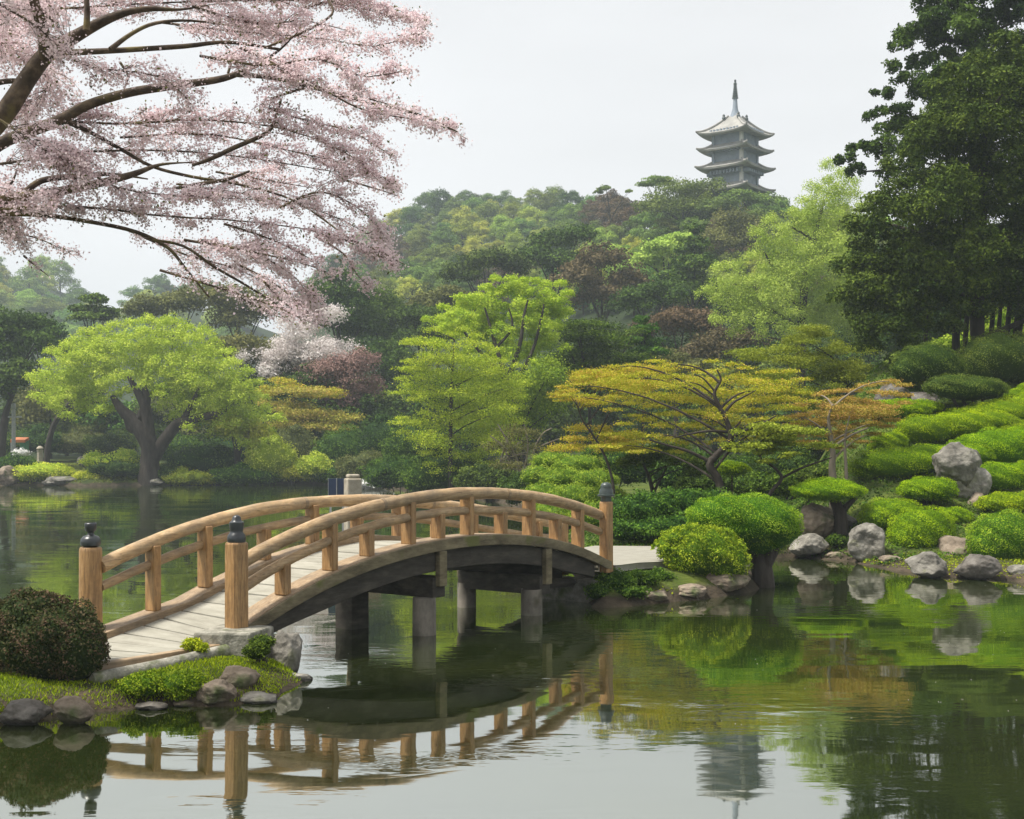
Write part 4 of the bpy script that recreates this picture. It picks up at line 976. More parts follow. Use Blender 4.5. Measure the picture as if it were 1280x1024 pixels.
# ------------------------------------------------------------------ the cherry reaching in from the left
def cherry():
    rng = np.random.default_rng(5); base = np.array([-8.2, 14.6, gz(-8.2, 14.6)])
    t = empty('cherry_tree', base); tag(t, 'large cherry tree in pale pink blossom reaching over the pond from the left', 'tree')
    D0 = 14.5; mb = MB()
    limbs = [
        ([(-60, 205, 20), (0, 148, 15), (35, 97, 13), (58, 68, 12), (95, 45, 9), (130, 26, 7), (160, 15, 5), (189, 11, 4), (225, 12, 2), (262, 6, .8)], 14.5, .5),
        ([(58, 70, 11), (53, 35, 8.5), (42, 0, 7), (34, -60, 5), (40, -130, 3)], 14.4, -1),
        ([(108, 38, 5), (109, 10, 4), (106, -40, 3), (120, -110, 2)], 14.5, 0),
        ([(58, 70, 8), (90, 66, 5), (150, 63, 4), (230, 58, 3.5), (285, 53, 2.6), (350, 62, 2)], 14.4, .8),
        ([(138, 62, 4), (165, 42, 3), (195, 29, 2.6), (240, 26, 1.8), (300, 34, 1.2)], 14.6, .4),
        ([(-70, 225, 13), (0, 180, 9), (40, 163, 8.5), (75, 150, 8), (110, 131, 7), (160, 116, 6.5), (210, 108, 6), (270, 100, 5), (300, 91, 4), (323, 80, 3), (350, 62, 1.6), (372, 40, .7)], 14.0, .5),
        ([(295, 93, 4), (345, 98, 3), (400, 112, 2.6), (450, 126, 2.2), (520, 142, 1.7), (572, 165, 1)], 14.2, .5),
        ([(-70, 262, 9), (25, 246, 7), (70, 240, 6.5), (120, 230, 6), (166, 218, 4.6), (200, 206, 2.2), (240, 203, .8)], 13.8, .4),
        ([(30, 242, 5), (52, 226, 4.5), (90, 221, 4), (140, 218, 2.6), (185, 224, 1)], 14.2, .2),
        ([(78, 150, 4), (112, 165, 3), (150, 186, 2.6), (190, 208, 2.4), (240, 221, 2.2), (300, 231, 1.8), (370, 252, 1.5), (440, 300, 1.2), (490, 325, .8)], 14.4, .8),
        ([(-60, 268, 5), (40, 268, 3.5), (110, 277, 3), (170, 290, 2.8), (210, 310, 2.4), (232, 336, 2), (262, 372, 1.2)], 13.8, .4),
        ([(240, 207, 2), (265, 198, 3), (292, 185, 3.4), (335, 165, 2.8), (346, 142, 2), (352, 124, 1.2)], 14.3, .2),
        ([(215, 236, 2), (250, 230, 2.8), (285, 224, 2.4), (312, 214, 1.6)], 14.1, .2),
        ([(190, 300, 2), (230, 308, 2), (270, 335, 2), (310, 358, 1.6), (370, 396, 1)], 14.0, .6),
        ([(340, 48, 1.6), (352, 20, 2), (340, -8, 2.4), (350, -60, 2)], 14.6, .2),
        ([(330, 60, 1.5), (380, 40, 2), (415, 18, 1.8), (410, 0, 2)], 14.8, .2),
        ([(285, 92, 2), (290, 70, 1.6), (280, 55, 1.2)], 14.4, 0), ([(150, 78, 2), (160, 95, 1.6), (155, 112, 1)], 14.5, 0),
        ([(-40, 110, 6), (5, 102, 4), (22, 102, 4), (20, 106, 2)], 14.6, 0), ([(-30, 270, 3), (10, 235, 2), (22, 210, 1.2)], 14.2, 0)]
    for l, D, dd in limbs:
        p, r = limb_px([(a, b, c * .88) for a, b, c in l], D, dd); mb.tube(p - base, r, 9)
    trunk_top = P(-60, 205, 14.5)
    for end, rr in ((P(-60, 205, 14.5), .26), (P(-70, 225, 14.0), .2), (P(-70, 262, 13.8), .16)):
        p = bez(base + [0, 0, -.3], base + [.1, 0, 2.6], end, 9); mb.tube(p - base, list(np.linspace(.42, rr * .7, 9)), 12)
    # sprays of blossom: rows of photo points, half width, density, distance
    S = [([(-20, 20), (120, 8), (250, 2), (400, 2), (480, 18), (541, 32)], 26, 1.0), ([(200, 28), (300, 40), (400, 48), (470, 58), (525, 40)], 24, 1.0),
         ([(250, 70), (330, 82), (400, 74), (450, 96), (508, 88)], 22, 1.0), ([(330, 92), (400, 110), (470, 126), (530, 146), (584, 174)], 15, 1.5),
         ([(300, 60), (380, 98), (450, 136), (520, 150), (560, 160)], 18, 1.0), ([(60, 150), (150, 155), (250, 150), (350, 160), (430, 190), (502, 238)], 22, 1.0),
         ([(100, 190), (200, 188), (300, 196), (400, 212), (460, 222), (504, 242)], 18, 1.1), ([(150, 172), (260, 168), (360, 188), (420, 202), (470, 214)], 20, 1.0),
         ([(0, 205), (80, 200), (150, 236), (250, 246), (330, 250)], 24, .8), ([(-20, 40), (60, 100), (20, 140)], 40, .75), ([(0, 262), (100, 258), (200, 270), (300, 276), (400, 290), (450, 310), (504, 333)], 16, 1.0),
         ([(220, 230), (350, 250), (420, 272), (470, 300), (495, 326)], 20, 1.0), ([(160, 288), (230, 318), (300, 338), (360, 372), (402, 404)], 20, 1.0),
         ([(250, 300), (320, 318), (370, 348), (398, 392)], 22, 1.1), ([(395, 296), (430, 318), (445, 342), (462, 358)], 12, 1.3), ([(-20, 290), (40, 296), (90, 318)], 18, .4),
         ([(200, 338), (280, 362), (340, 382), (385, 402)], 16, .6), ([(-10, 0), (50, 36), (100, 80), (200, 96), (240, 132)], 26, .6), ([(350, 260), (400, 240), (450, 262), (484, 300)], 20, .9),
         ([(0, 150), (60, 190), (100, 215), (60, 250)], 34, .8), ([(380, 10), (430, 0), (490, 14), (515, 24)], 20, 1.0), ([(60, -10), (200, -20), (330, -30), (450, -20)], 30, .9), ([(380, 110), (330, 130), (380, 150), (440, 165), (490, 196)], 20, 1.0),
         ([(30, 320), (60, 345)], 8, .3), ([(430, 225), (470, 236), (500, 246)], 10, 1.2), ([(-250, 0), (-150, 60), (-60, 60), (20, 30)], 60, .5), ([(-260, 160), (-150, 200), (-40, 240), (20, 280)], 60, .5), ([(-200, -120), (0, -110), (200, -100), (340, -70)], 50, .6),
         ([(240, 8), (320, 30), (380, 26), (440, 40)], 22, .9), ([(270, 215), (330, 225), (390, 235)], 22, .9), ([(90, 60), (60, 20), (20, 10), (-20, 60)], 30, .7), ([(280, 280), (340, 300), (400, 330)], 16, .9)]
    S += [([(300, 332), (345, 356), (392, 396)], 16, 1.0), ([(330, 352), (362, 384), (402, 407)], 12, 1.2), ([(410, 296), (455, 306), (506, 331)], 10, 1.3), ([(300, 372), (340, 392), (366, 404)], 12, .8), ([(230, 300), (300, 312), (380, 330), (420, 346)], 16, .8)]
    Cs, Ns, Ts = [], [], []
    for k, (pl, hw, den) in enumerate(S):
        D = D0 + rng.uniform(-1.6, 2.4); D1 = D + rng.uniform(-.6, 1.0)
        pp = smooth_path(np.array(pl, float), 8); seg = np.linalg.norm(np.diff(pp, axis=0), axis=1); L = seg.sum()
        cum = np.concatenate([[0], np.cumsum(seg)]) / L
        at = lambda u: np.array([np.interp(u, cum, pp[:, 0]), np.interp(u, cum, pp[:, 1])]).T
        us = np.linspace(0, 1, 12); q = at(us); pts = np.array([P(x, y, D + (D1 - D) * u) for (x, y), u in zip(q, us)])
        mb.tube(pts - base, list(np.linspace(.016, .004, 12)), 5)
        ntw = int(L / 5 * (hw / 20)); 
        for j in range(ntw):
            u = rng.uniform(.0, .97); o = at(np.array([u]))[0]; dirp = at(np.array([min(1, u + .05)]))[0] - at(np.array([max(0, u - .05)]))[0]; dirp /= np.linalg.norm(dirp) + 1e-9
            perp = np.array([-dirp[1], dirp[0]]); s = rng.choice([-1, 1]); ln = hw * rng.uniform(.7, 1.7)
            taper = 1 - .55 * u
            e = o + (dirp * rng.uniform(.7, 1.9) + perp * s * rng.uniform(.12, .75)) * ln * taper; Dm = D + (D1 - D) * u
            De = Dm + rng.uniform(-1, 1) * px(hw, D0) * 1.6
            m = (o + e) / 2 + perp * rng.uniform(-.15, .15) * ln + np.array([0, -.08 * ln])
            pw = np.array([P(*o, Dm), P(*m, (Dm + De) / 2), P(*e, De)]); tw = bez(pw[0], pw[1] * 2 - (pw[0] + pw[2]) / 2, pw[2], 5)
            mb.tube(tw - base, list(np.linspace(.0045, .0018, 5)), 4)
            nb = int(rng.poisson(72 * den * (ln / 24)))
            if nb < 1: continue
            v = np.sqrt(rng.uniform(.02, 1, nb)) ; idx = v * 4; i0 = np.minimum(idx.astype(int), 3); fr = (idx - i0)[:, None]
            c = tw[i0] * (1 - fr) + tw[i0 + 1] * fr
            ncl = max(2, nb // 9); cc = c[rng.integers(0, nb, ncl)]
            pick = rng.integers(0, ncl, nb); c = np.where(rng.uniform(0, 1, (nb, 1)) < .42, cc[pick], c) + rng.normal(0, 1, (nb, 3)) * rng.choice([.018, .035, .06], (nb, 1))
            Cs.append(c); Ns.append(rng.normal(0, 1, (nb, 3))); Ts.append(np.clip(rng.uniform(.1, .9) * .5 + rng.uniform(0, .5, nb), 0, 1))
    mb.build('trunk', M['bark_cherry'], t, smooth=True)
    C = np.vstack(Cs); Nn = unit(np.vstack(Ns)); tt = np.concatenate(Ts); print('blossoms', len(C))
    V, Fq = leaf_quads(C - base, Nn, .028, rng, .85, .3, .0)
    obj('blossom', mesh_quads('blossom', V, Fq, M['blossom'], tt), t)
    # young leaves among the flowers
    i = rng.choice(len(C), len(C) // 26, replace=False)
    V, Fq = leaf_quads(C[i] - base + rng.normal(0,   .03, (len(i), 3)), Nn[i], .04, rng, .5, .6, .0)
    obj('young_leaves', mesh_quads('young_leaves', V, Fq, M['leaf_olive'], rng.uniform(0, 1, len(i))), t)
cherry()

# ------------------------------------------------------------------ trees drawn one by one
def gbase(x, D):
    X = (x - CX) / F * D; return np.array([X, D, gz(X, D)])
def T(name, label, cat, D, lob, bx, trunk, leaf, n, size, seed, bark='bark', auto=7, spread=None, copies=2, dd=0, split=0, fat=1.0, tr=1.0, front=0.0, **kw):
    base = gbase(bx, D)
    if split:       # break each flat spray into smaller, uneven ones
        r = np.random.default_rng(seed + 5); l2 = []
        for l in lob:
            for q in range(split):
                k = r.uniform(.35, .75); l2.append((l[0] + r.uniform(-.75, .75) * l[2], l[1] + r.normal(0, .65) * l[3] * fat, l[2] * k, l[3] * fat * r.uniform(.5, .95)))
        lob = l2
    lobes = lobes_px(lob, D, spread, seed, copies)
    limbs = None
    if trunk:
        limbs = [limb_px([(a, b, c * tr) for a, b, c in l], D - front, dd * (k % 3 - 1)) for k, l in enumerate(trunk)]
        p, r = limbs[0]; p[0] = [p[0][0], p[0][1], min(p[0][2], base[2]) - .3]
    return tree(name, label, cat, base, lobes, limbs, leaf, n, size, bark, seed=seed, auto=auto, **kw)

def fill_lobes(poly, n, r0, r1, seed, flat=.75):
    """lobes spread evenly through an outline, so that a dense crown has no holes"""
    rng = np.random.default_rng(seed); pl = np.array(poly, float); lo, hi = pl.min(0), pl.max(0); out = []; tries = 0
    while len(out) < n and tries < 40000:
        tries += 1
        x, y = rng.uniform(lo, hi); c = False
        for (x0, y0), (x1, y1) in zip(pl, np.roll(pl, -1, 0)):
            if (y0 > y) != (y1 > y) and x < (x1 - x0) * (y - y0) / (y1 - y0) + x0: c = not c
        if not c: continue
        e = min(np.hypot(*(np.array([x, y]) - (a + np.clip(((np.array([x, y]) - a) @ (b - a)) / ((b - a) @ (b - a)), 0, 1) * (b - a)))) for a, b in zip(pl, np.roll(pl, -1, 0)))
        r = min(rng.uniform(r0, r1), max(e * 1.05, r0 * .85)); k = (r0 * 1.1) * max(.35, 1 - tries / 20000)
        if any((x - q[0]) ** 2 + ((y - q[1]) * 1.3) ** 2 < k * k for q in out): continue
        out.append((x, y, r, r * flat))
    return out
# --- left bank
T('broadleaf_tree', 'wide bright green tree with a thick dark forked trunk on the left bank', 'tree', 103.5,
  fill_lobes([(195, 398), (150, 408), (100, 418), (60, 440), (40, 470), (48, 505), (75, 525), (110, 515), (140, 520), (160, 490), (185, 505), (215, 520), (225, 545), (262, 548), (300, 560), (340, 556), (345, 525), (335, 490), (310, 470), (290, 440), (255, 412)], 120, 18, 34, 8, .8),
  186, [[(186, 606, 20), (187, 575, 15), (187, 556, 15), (170, 530, 12), (152, 512, 8), (140, 495, 4)], [(187, 562, 13), (185, 535, 10), (182, 510, 9), (172, 490, 6), (160, 470, 3)],
        [(158, 520, 6), (165, 537, 7), (176, 520, 7), (184, 500, 6), (178, 480, 4)], [(190, 572, 13), (206, 550, 10), (222, 531, 9), (245, 523, 7), (275, 516, 5), (295, 500, 2)], [(226, 530, 6), (240, 505, 4), (250, 480, 2)]],
  'leaf_bright', 110000, .145, 101, auto=0, tr=.8, front=1.5, spread=4.2, puffs=11, pr=.40, jit=.07)
T('small_tree', 'small bright green tree with a short dark trunk right of the wide forked tree', 'tree', 104, [(300, 542, 38, 24), (282, 530, 28, 18), (325, 552, 26, 20)], 297,
  [[(297, 606, 5), (297, 575, 4), (294, 555, 3), (288, 538, 1.5)], [(297, 572, 3), (304, 552, 2), (312, 540, 1)]], 'leaf_bright', 9000, .24, 102, auto=0, spread=1.5)
for k, (x, y, rx, ry, D, lf, lab) in enumerate([
    (338, 574, 32, 25, 103, 'leaf_bright', 'tall bright green bush on the left bank right of the small tree'), (391, 584, 24, 15, 103, 'leaf_bright', 'low round bright green bush at the right end of the left bank'),
    (252, 576, 46, 20, 105, 'leaf_mid', 'mid green bush right behind the forked trunk'), (306, 596, 42, 13, 102.5, 'leaf_mid', 'low green bush along the water under the small tree'),
    (240, 598, 36, 9, 102.5, 'leaf_olivepine', 'low olive ground shrub along the water right of the forked trunk'), (150, 586, 40, 11, 102.8, 'leaf_dark', 'dark flattened shrub left of the forked trunk'),
    (140, 577, 38, 8, 104, 'leaf_lime', 'yellow green low shrub above the dark flattened one'), (112, 598, 20, 10, 102.3, 'leaf_lime', 'small yellow green mound at the water edge'),
    (55, 590, 36, 11, 102.8, 'leaf_lime', 'long yellow green low shrub near the left edge rocks'), (20, 580, 26, 10, 104, 'leaf_mid', 'green shrub behind the brown boulder at the left edge'),
    (366, 590, 20, 10, 103, 'leaf_bright', 'small bright bush between the tall and the round bright bushes'), (210, 592, 18, 9, 102.6, 'leaf_dark', 'dark tuft at the right foot of the forked trunk')]):
    clipped('bank_shrub', lab, 'shrub', lumpy([ell(x, y, rx, ry, D), ell(x - rx * .4, y + 2, rx * .6, ry * .85, D - .4), ell(x + rx * .45, y + 2, rx * .55, ry * .8, D - .3)], 7, .26, k), lf, 5200, .15, seed=110 + k, rough=.13, rnd=.9, low=.6)
for k, (x, y, rx, ry, D, mt, lab) in enumerate([(8, 598, 16, 13, 101.3, 'rock_brown', 'large brown boulder in the water at the left edge of the far bank'), (74, 601, 20, 6, 101.3, 'rock', 'low pale stones at the far left water edge'),
        (132, 605, 12, 5, 101.2, 'rock_brown', 'flat orange brown stone at the far left water edge'), (193, 602, 9, 4, 101.6, 'rock', 'pale stone at the foot of the forked trunk'), (105, 577, 8, 7, 106, 'rock', 'upright grey stone on the lawn')]):
    rock_px('boulder', lab, x, y, rx, ry, D, mt, 130 + k)
clipped('white_flower_bush', 'small white flowering bush near the left edge by the lamp post', 'bush', [ell(26, 567, 11, 6, 112)], 'white_flower', 260, .16, seed=140, rnd=1)
clipped('white_flower_bush', 'low patch of white flowers at the water edge right of the stone pillar', 'bush', [ell(466, 606, 24, 6, 93.5)], 'white_flower', 900, .16, seed=141, rnd=1)
def left_bits():
    g = empty('lamp_post', gbase(17, 118)); tag(g, 'pale post with crossbar among the trees at the far left', 'lamp'); D = 118; b = gbase(17, D)
    h = P(17, 512, D)[2] - b[2]
    m = MB(); m.lathe([(.22, -.3), (.2, .3), (.17, h)], 10); m.build('pole', M['steel'], g, smooth=True)
    m = MB(); m.box(-.75, .75, -.05, .05, h - .75, h - .6); m.build('crossbar', M['steel'], g)
    m = MB(); m.lathe([(.12, 0), (.22, .1), (.2, .5), (.05, .62)], 10, (0, 0, h)); m.build('lamp_head', M['steel'], g, smooth=True)
    D = 122; b = gbase(26, D); g = empty('stall', b); tag(g, 'small stall with an orange awning and green side at the far left', 'stall')
    h = P(26, 548, D)[2] - b[2]
    m = MB(); m.box(-.8, .6, -.5, .5, h - .15, h + .1, lambda p: (p[0], p[1], p[2] - .25 * (p[1] < 0))); m.build('awning', M['red_paint'], g)
    m = MB(); m.box(.1, .6, -.45, .45, -.2, h - .2); m.build('side', M['green_paint'], g)
    m = MB(); m.box(-.8, -.7, -.45, -.35, -.2, h - .2); m.box(-.8, -.7, .35, .45, -.2, h - .2); m.build('post', M['steel'], g)
    D = 125; b = gbase(50, D); g = empty('lantern', b); tag(g, 'small white capped stone lantern under the trees', 'lantern'); h = P(50, 550, D)[2] - b[2]
    m = MB(); m.lathe([(.3, -.3), (.28, h * .5), (.35, h * .6)], 8); m.build('pedestal', M['pillar'], g)
    m = MB(); m.lathe([(.2, 0), (.36, .12), (.32, .22), (.1, .4)], 8, (0, 0, h * .6)); m.build('cap', M['pillar'], g)
left_bits()
for k, (x, y, rx, ry, D, lf, lab) in enumerate([(45, 552, 34, 14, 132, 'leaf_dark', 'dark bush behind the lawn near the pale lamp post'), (95, 555, 40, 14, 134, 'leaf_olive', 'olive bush in the shade behind the lawn'), (140, 556, 32, 14, 131, 'leaf_dark', 'dark bush behind the lawn just left of the forked trunk'), (225, 560, 36, 14, 128, 'leaf_mid', 'green bush behind the right limb of the forked trunk'), (-10, 556, 40, 16, 130, 'leaf_mid', 'green bush behind the lawn at the very left edge'),
        (300, 565, 50, 18, 122, 'leaf_dark', 'dark bush behind the small tree on the left bank')]):
    clipped('lawn_bush', lab, 'bush', lumpy([ell(x, y, rx, ry, D), ell(x + rx * .4, y + 3, rx * .6, ry * .8, D - .5)], 10, .26, k), lf, 6000, .19, seed=450 + k, rough=.16, rnd=1.0, low=.7)
ground_cover('lawn', -62, -12, 100, 128, 42000, lambda X, Y, d: (d > .3), 'leaf_lawn', .24, 151, .08)
T('dark_tree', 'dark evergreen tree at the left edge with its crown above the olive one', 'tree', 120, [(18, 408, 44, 22), (-20, 420, 50, 40), (45, 430, 26, 22), (5, 445, 40, 30)], 0, None, 'leaf_dark', 9000, .36, 161, r0=.3)
T('dark_tree', 'rounded dark tree at the left edge beside the bright green crown', 'tree', 116, [(18, 478, 34, 28), (-10, 490, 40, 34), (30, 462, 20, 16)], 4, [[(2, 560, 5), (6, 520, 4), (18, 490, 2)]], 'leaf_dark', 7000, .32, 162)
T('pine_tree', 'dark flat topped pine standing behind the bright green crown', 'tree', 150, [(116, 376, 20, 9), (106, 388, 22, 9), (132, 392, 22, 10), (118, 398, 32, 8)], 118, None, 'leaf_conifer', 7000, .36, 163, r0=.28)
for k, (D, lob, bx, lf, lab) in enumerate([
    (140, [(60, 505, 48, 34), (95, 515, 36, 28), (40, 525, 30, 20)], 62, 'leaf_olive', 'olive arching tree behind the lawn at the left'),
    (142, [(130, 525, 46, 26), (165, 540, 36, 20)], 135, 'leaf_mid', 'mid green low tree behind the forked trunk'),
    (138, [(245, 545, 50, 26), (215, 520, 40, 24)], 235, 'leaf_olive', 'olive low tree behind the right limb of the forked tree'),
    (165, [(215, 385, 52, 24), (180, 392, 34, 20), (250, 375, 40, 24)], 214, 'leaf_olive', 'olive brown tree above the bright green crown'),
    (160, [(300, 400, 44, 34), (330, 385, 44, 26), (280, 372, 36, 20)], 305, 'leaf_olive', 'olive tree half hidden by the hanging cherry blossom'),
    (132, [(330, 450, 50, 32), (300, 440, 40, 26), (360, 470, 40, 24)], 330, 'leaf_olive', 'grey olive tree right of the bright green crown'),
    (150, [(42, 420, 40, 26), (70, 440, 30, 22)], 50, 'leaf_mid', 'green tree filling the gap left of the bright green crown')]):
    T('background_tree', lab, 'tree', D, lob, bx, None, lf, 7500, .40, 170 + k, r0=.26)
# arching bare trunks under the far left trees
T('leaning_tree', 'leaning bare trunk with thin crown behind the far left lawn', 'tree', 128, [(110, 490, 26, 14), (95, 480, 24, 12)], 60, [[(58, 566, 4), (66, 535, 3.6), (80, 512, 3), (98, 495, 2)], [(78, 515, 2), (110, 505, 1.6), (135, 500, 1)]], 'leaf_olive', 2500, .35, 178)
# --- blossom, brown and orange trees left of the centre
T('blossom_tree', 'white blossoming tree spreading flat under the hanging cherry', 'tree', 128, [(372, 436, 62, 12), (335, 448, 44, 13), (425, 434, 40, 10), (390, 452, 52, 12), (345, 428, 40, 10), (318, 470, 26, 12)], 385, None, 'blossom_white', 20000, .22, 181, split=4, fat=1.8, jit=.08, r0=.24, low=.5)
T('budding_tree', 'pinkish brown budding tree right of the white blossom', 'tree', 124, [(432, 475, 46, 34), (455, 460, 26, 28), (408, 470, 40, 26), (462, 490, 24, 26), (430, 505, 46, 26)], 432, [[(434, 600, 4), (434, 560, 3.5), (432, 520, 2.5), (436, 490, 1.5)], [(433, 530, 2), (415, 500, 1.4), (405, 480, .8)], [(433, 525, 2), (450, 495, 1.4), (456, 470, .8)]], 'leaf_mauve', 14000, .22, 182, auto=5, bark='twig')
T('maple_tree', 'orange tinted maple under the pinkish brown tree', 'tree', 115, [(375, 488, 34, 9), (350, 500, 26, 12), (410, 515, 44, 9), (385, 530, 46, 10), (430, 530, 40, 9), (355, 520, 26, 12)], 372, [[(384, 600, 5), (388, 570, 4), (394, 550, 3), (390, 525, 1.5)], [(390, 560, 2), (372, 530, 1.4), (360, 510, .8)]], 'leaf_orange', 17000, .18, 183, split=4, fat=1.05, jit=.22, hj=1, thick=.8, tr=.7, auto=4)
T('small_tree', 'yellow topped small maple behind the orange tinted one', 'tree', 117, [(372, 482, 34, 9), (345, 490, 24, 9), (400, 492, 24, 7)], 350, None, 'leaf_maple', 8000, .17, 184, split=4, fat=1.05, jit=.22, hj=1, thick=.8, tr=.7, r0=.12)
for k, (x, y, rx, ry, D, lf, lab) in enumerate([(365, 562, 30, 26, 110, 'leaf_olive', 'olive bush under the orange maple'), (430, 565, 36, 28, 107, 'leaf_mid', 'mid green bush under the pinkish brown tree'),
        (455, 585, 34, 18, 100, 'leaf_olive', 'olive brown bush at the water left of the white flowers'), (480, 555, 36, 34, 104, 'leaf_dark', 'dark bush right of the pinkish brown tree'), (420, 592, 30, 12, 103.5, 'leaf_mid', 'low green bush at the water right of the round bright bush'),
        (500, 592, 44, 20, 90, 'leaf_mid', 'mid green bush hanging over the water left of the dark rounded bush'), (560, 596, 58, 24, 82, 'leaf_mid', 'dark rounded bush at the water behind the crest of the bridge'), (520, 560, 40, 30, 92, 'leaf_mid', 'green bush under the layered yellow green tree'),
        (610, 600, 40, 20, 74, 'leaf_dark', 'dark low bush left of the bare twiggy shrub'), (655, 610, 30, 16, 62, 'leaf_dark', 'dark low bush under the bare twiggy shrub'), (770, 580, 50, 26, 62, 'leaf_mid', 'green bush behind the feathery mound'), (860, 590, 44, 26, 52, 'leaf_dark', 'dark green bush behind the yellow maple trunk')]):
    clipped('shore_bush', lab, 'bush', lumpy([ell(x, y, rx, ry, D), ell(x - rx * .4, y + ry * .2, rx * .6, ry * .8, D - .5), ell(x + rx * .4, y + ry * .25, rx * .6, ry * .75, D - .4), ell(x + rx * .1, y - ry * .35, rx * .55, ry * .6, D + .3)], 9, .26, k), lf, 11000, .15 if D > 70 else .12, seed=190 + k, rough=.16, rnd=1.0, low=.7)
for k, (D, lob, bx, lab) in enumerate([
    (145, [(425, 352, 20, 22), (405, 372, 30, 24), (440, 380, 36, 28), (415, 405, 44, 22), (452, 410, 36, 26)], 428, 'tall dark conifer behind the tip of the hanging cherry'),
    (150, [(470, 388, 34, 26), (492, 402, 34, 24), (460, 420, 40, 26), (500, 420, 36, 24)], 478, 'dark conifer right of the tallest one beneath the hill'),
    (140, [(480, 460, 40, 36), (455, 445, 34, 26), (505, 480, 36, 34)], 480, 'dark evergreen behind the pinkish brown tree'),
    (142, [(525, 400, 36, 22), (545, 420, 34, 24), (515, 430, 36, 26)], 530, 'dark olive evergreen left of the bright central crown')]):
    T('conifer_tree', lab, 'tree', D, lob, bx, None, 'leaf_dark' if k != 1 else 'leaf_mid', 17000, .27, 205 + k, r0=.3, spread=3)
# --- the bright trees in the centre
T('broadleaf_tree', 'tall bright lime green tree in the centre behind the bridge crest', 'tree', 90,
  fill_lobes([(650, 343), (600, 352), (565, 378), (530, 392), (540, 415), (530, 432), (560, 440), (590, 458), (640, 475), (690, 468), (712, 430), (722, 390), (708, 358)], 60, 13, 26, 9, .75),
  636, [[(640, 615, 6), (640, 560, 5.5), (637, 510, 5), (636, 470, 4)], [(636, 480, 3.5), (622, 440, 2.6), (612, 405, 1.8), (606, 385, 1)], [(636, 470, 3.5), (650, 430, 2.6), (655, 395, 1.8), (660, 375, 1)], [(638, 490, 3), (665, 440, 2.2), (676, 400, 1.6), (680, 380, .8)], [(620, 435, 2), (640, 410, 1.5), (636, 385, .8)], [(636, 480, 2.6), (600, 440, 2), (580, 415, 1.2)]],
  'leaf_lime', 90000, .115, 211, auto=0, front=2.5, spread=3.6, puffs=10, pr=.38, low=.6, jit=.08)
T('broadleaf_tree', 'mid green lower tree filling the space under the tall lime green crown', 'tree', 88, [(650, 495, 44, 30), (610, 500, 44, 32), (680, 480, 36, 34), (640, 530, 50, 26), (690, 515, 30, 24), (600, 540, 40, 24)], 650, None, 'leaf_fresh', 34000, .13, 212, r0=.18, jit=.1)
T('layered_tree', 'layered yellow green tree with straight thin trunk left of the lime green crown', 'tree', 80,
  fill_lobes([(600, 412), (545, 412), (505, 428), (520, 445), (498, 462), (496, 492), (520, 512), (500, 528), (505, 552), (545, 592), (610, 590), (650, 560), (660, 470)], 85, 14, 28, 12, .5) + [(512, 462, 24, 4), (508, 492, 22, 4), (522, 430, 20, 4), (505, 530, 20, 4)],
  563, [[(563, 612, 3), (563, 560, 2.6), (564, 500, 2.2), (566, 450, 1.4), (568, 425, .8)]], 'leaf_layer', 66000, .095, 213, jit=.28, hj=1, thick=.8, front=.2, auto=12, spread=2.6, bark='bark')
T('bare_shrub', 'twiggy brown half bare shrub with pale branches behind the bridge crest', 'shrub', 64, [(640, 545, 30, 16), (625, 560, 28, 16), (655, 565, 30, 18), (635, 585, 32, 14), (662, 545, 22, 12)], 652,
  [[(660, 625, 2.4), (661, 605, 2.2), (655, 590, 1.6), (640, 580, 1), (625, 578, .6)], [(655, 625, 2), (648, 580, 1.6), (636, 555, 1.2), (622, 530, .6)], [(657, 620, 1.8), (664, 575, 1.4), (676, 545, 1), (690, 535, .5)], [(645, 572, 1.2), (622, 552, .8), (612, 545, .5)], [(652, 600, 1.4), (660, 560, 1), (655, 530, .5)], [(664, 575, 1), (672, 560, .8), (700, 548, .4)]],
  'leaf_olive', 4500, .08, 214, bark='bark_pale', auto=14, low=.4)
T('pine_tree', 'layered dark green pine right of the lime green crown', 'tree', 95, [(745, 404, 38, 6), (720, 412, 34, 6), (765, 416, 40, 7), (735, 428, 50, 8), (765, 438, 46, 7), (720, 444, 40, 8), (745, 456, 52, 9), (710, 464, 36, 8), (760, 470, 46, 8), (735, 482, 52, 10)], 742, None, 'leaf_mid', 30000, .17, 215, split=4, fat=1.05, jit=.22, hj=1, thick=.8, tr=.7, r0=.2, spread=2.6, low=.5)
T('conifer_tree', 'small pointed green conifer right of the layered pine', 'tree', 97, [(802, 402, 12, 9), (806, 414, 20, 10), (804, 428, 26, 10), (812, 442, 28, 11), (800, 458, 32, 12)], 804, None, 'leaf_mid', 10000, .2, 216, r0=.14, spread=1.4)
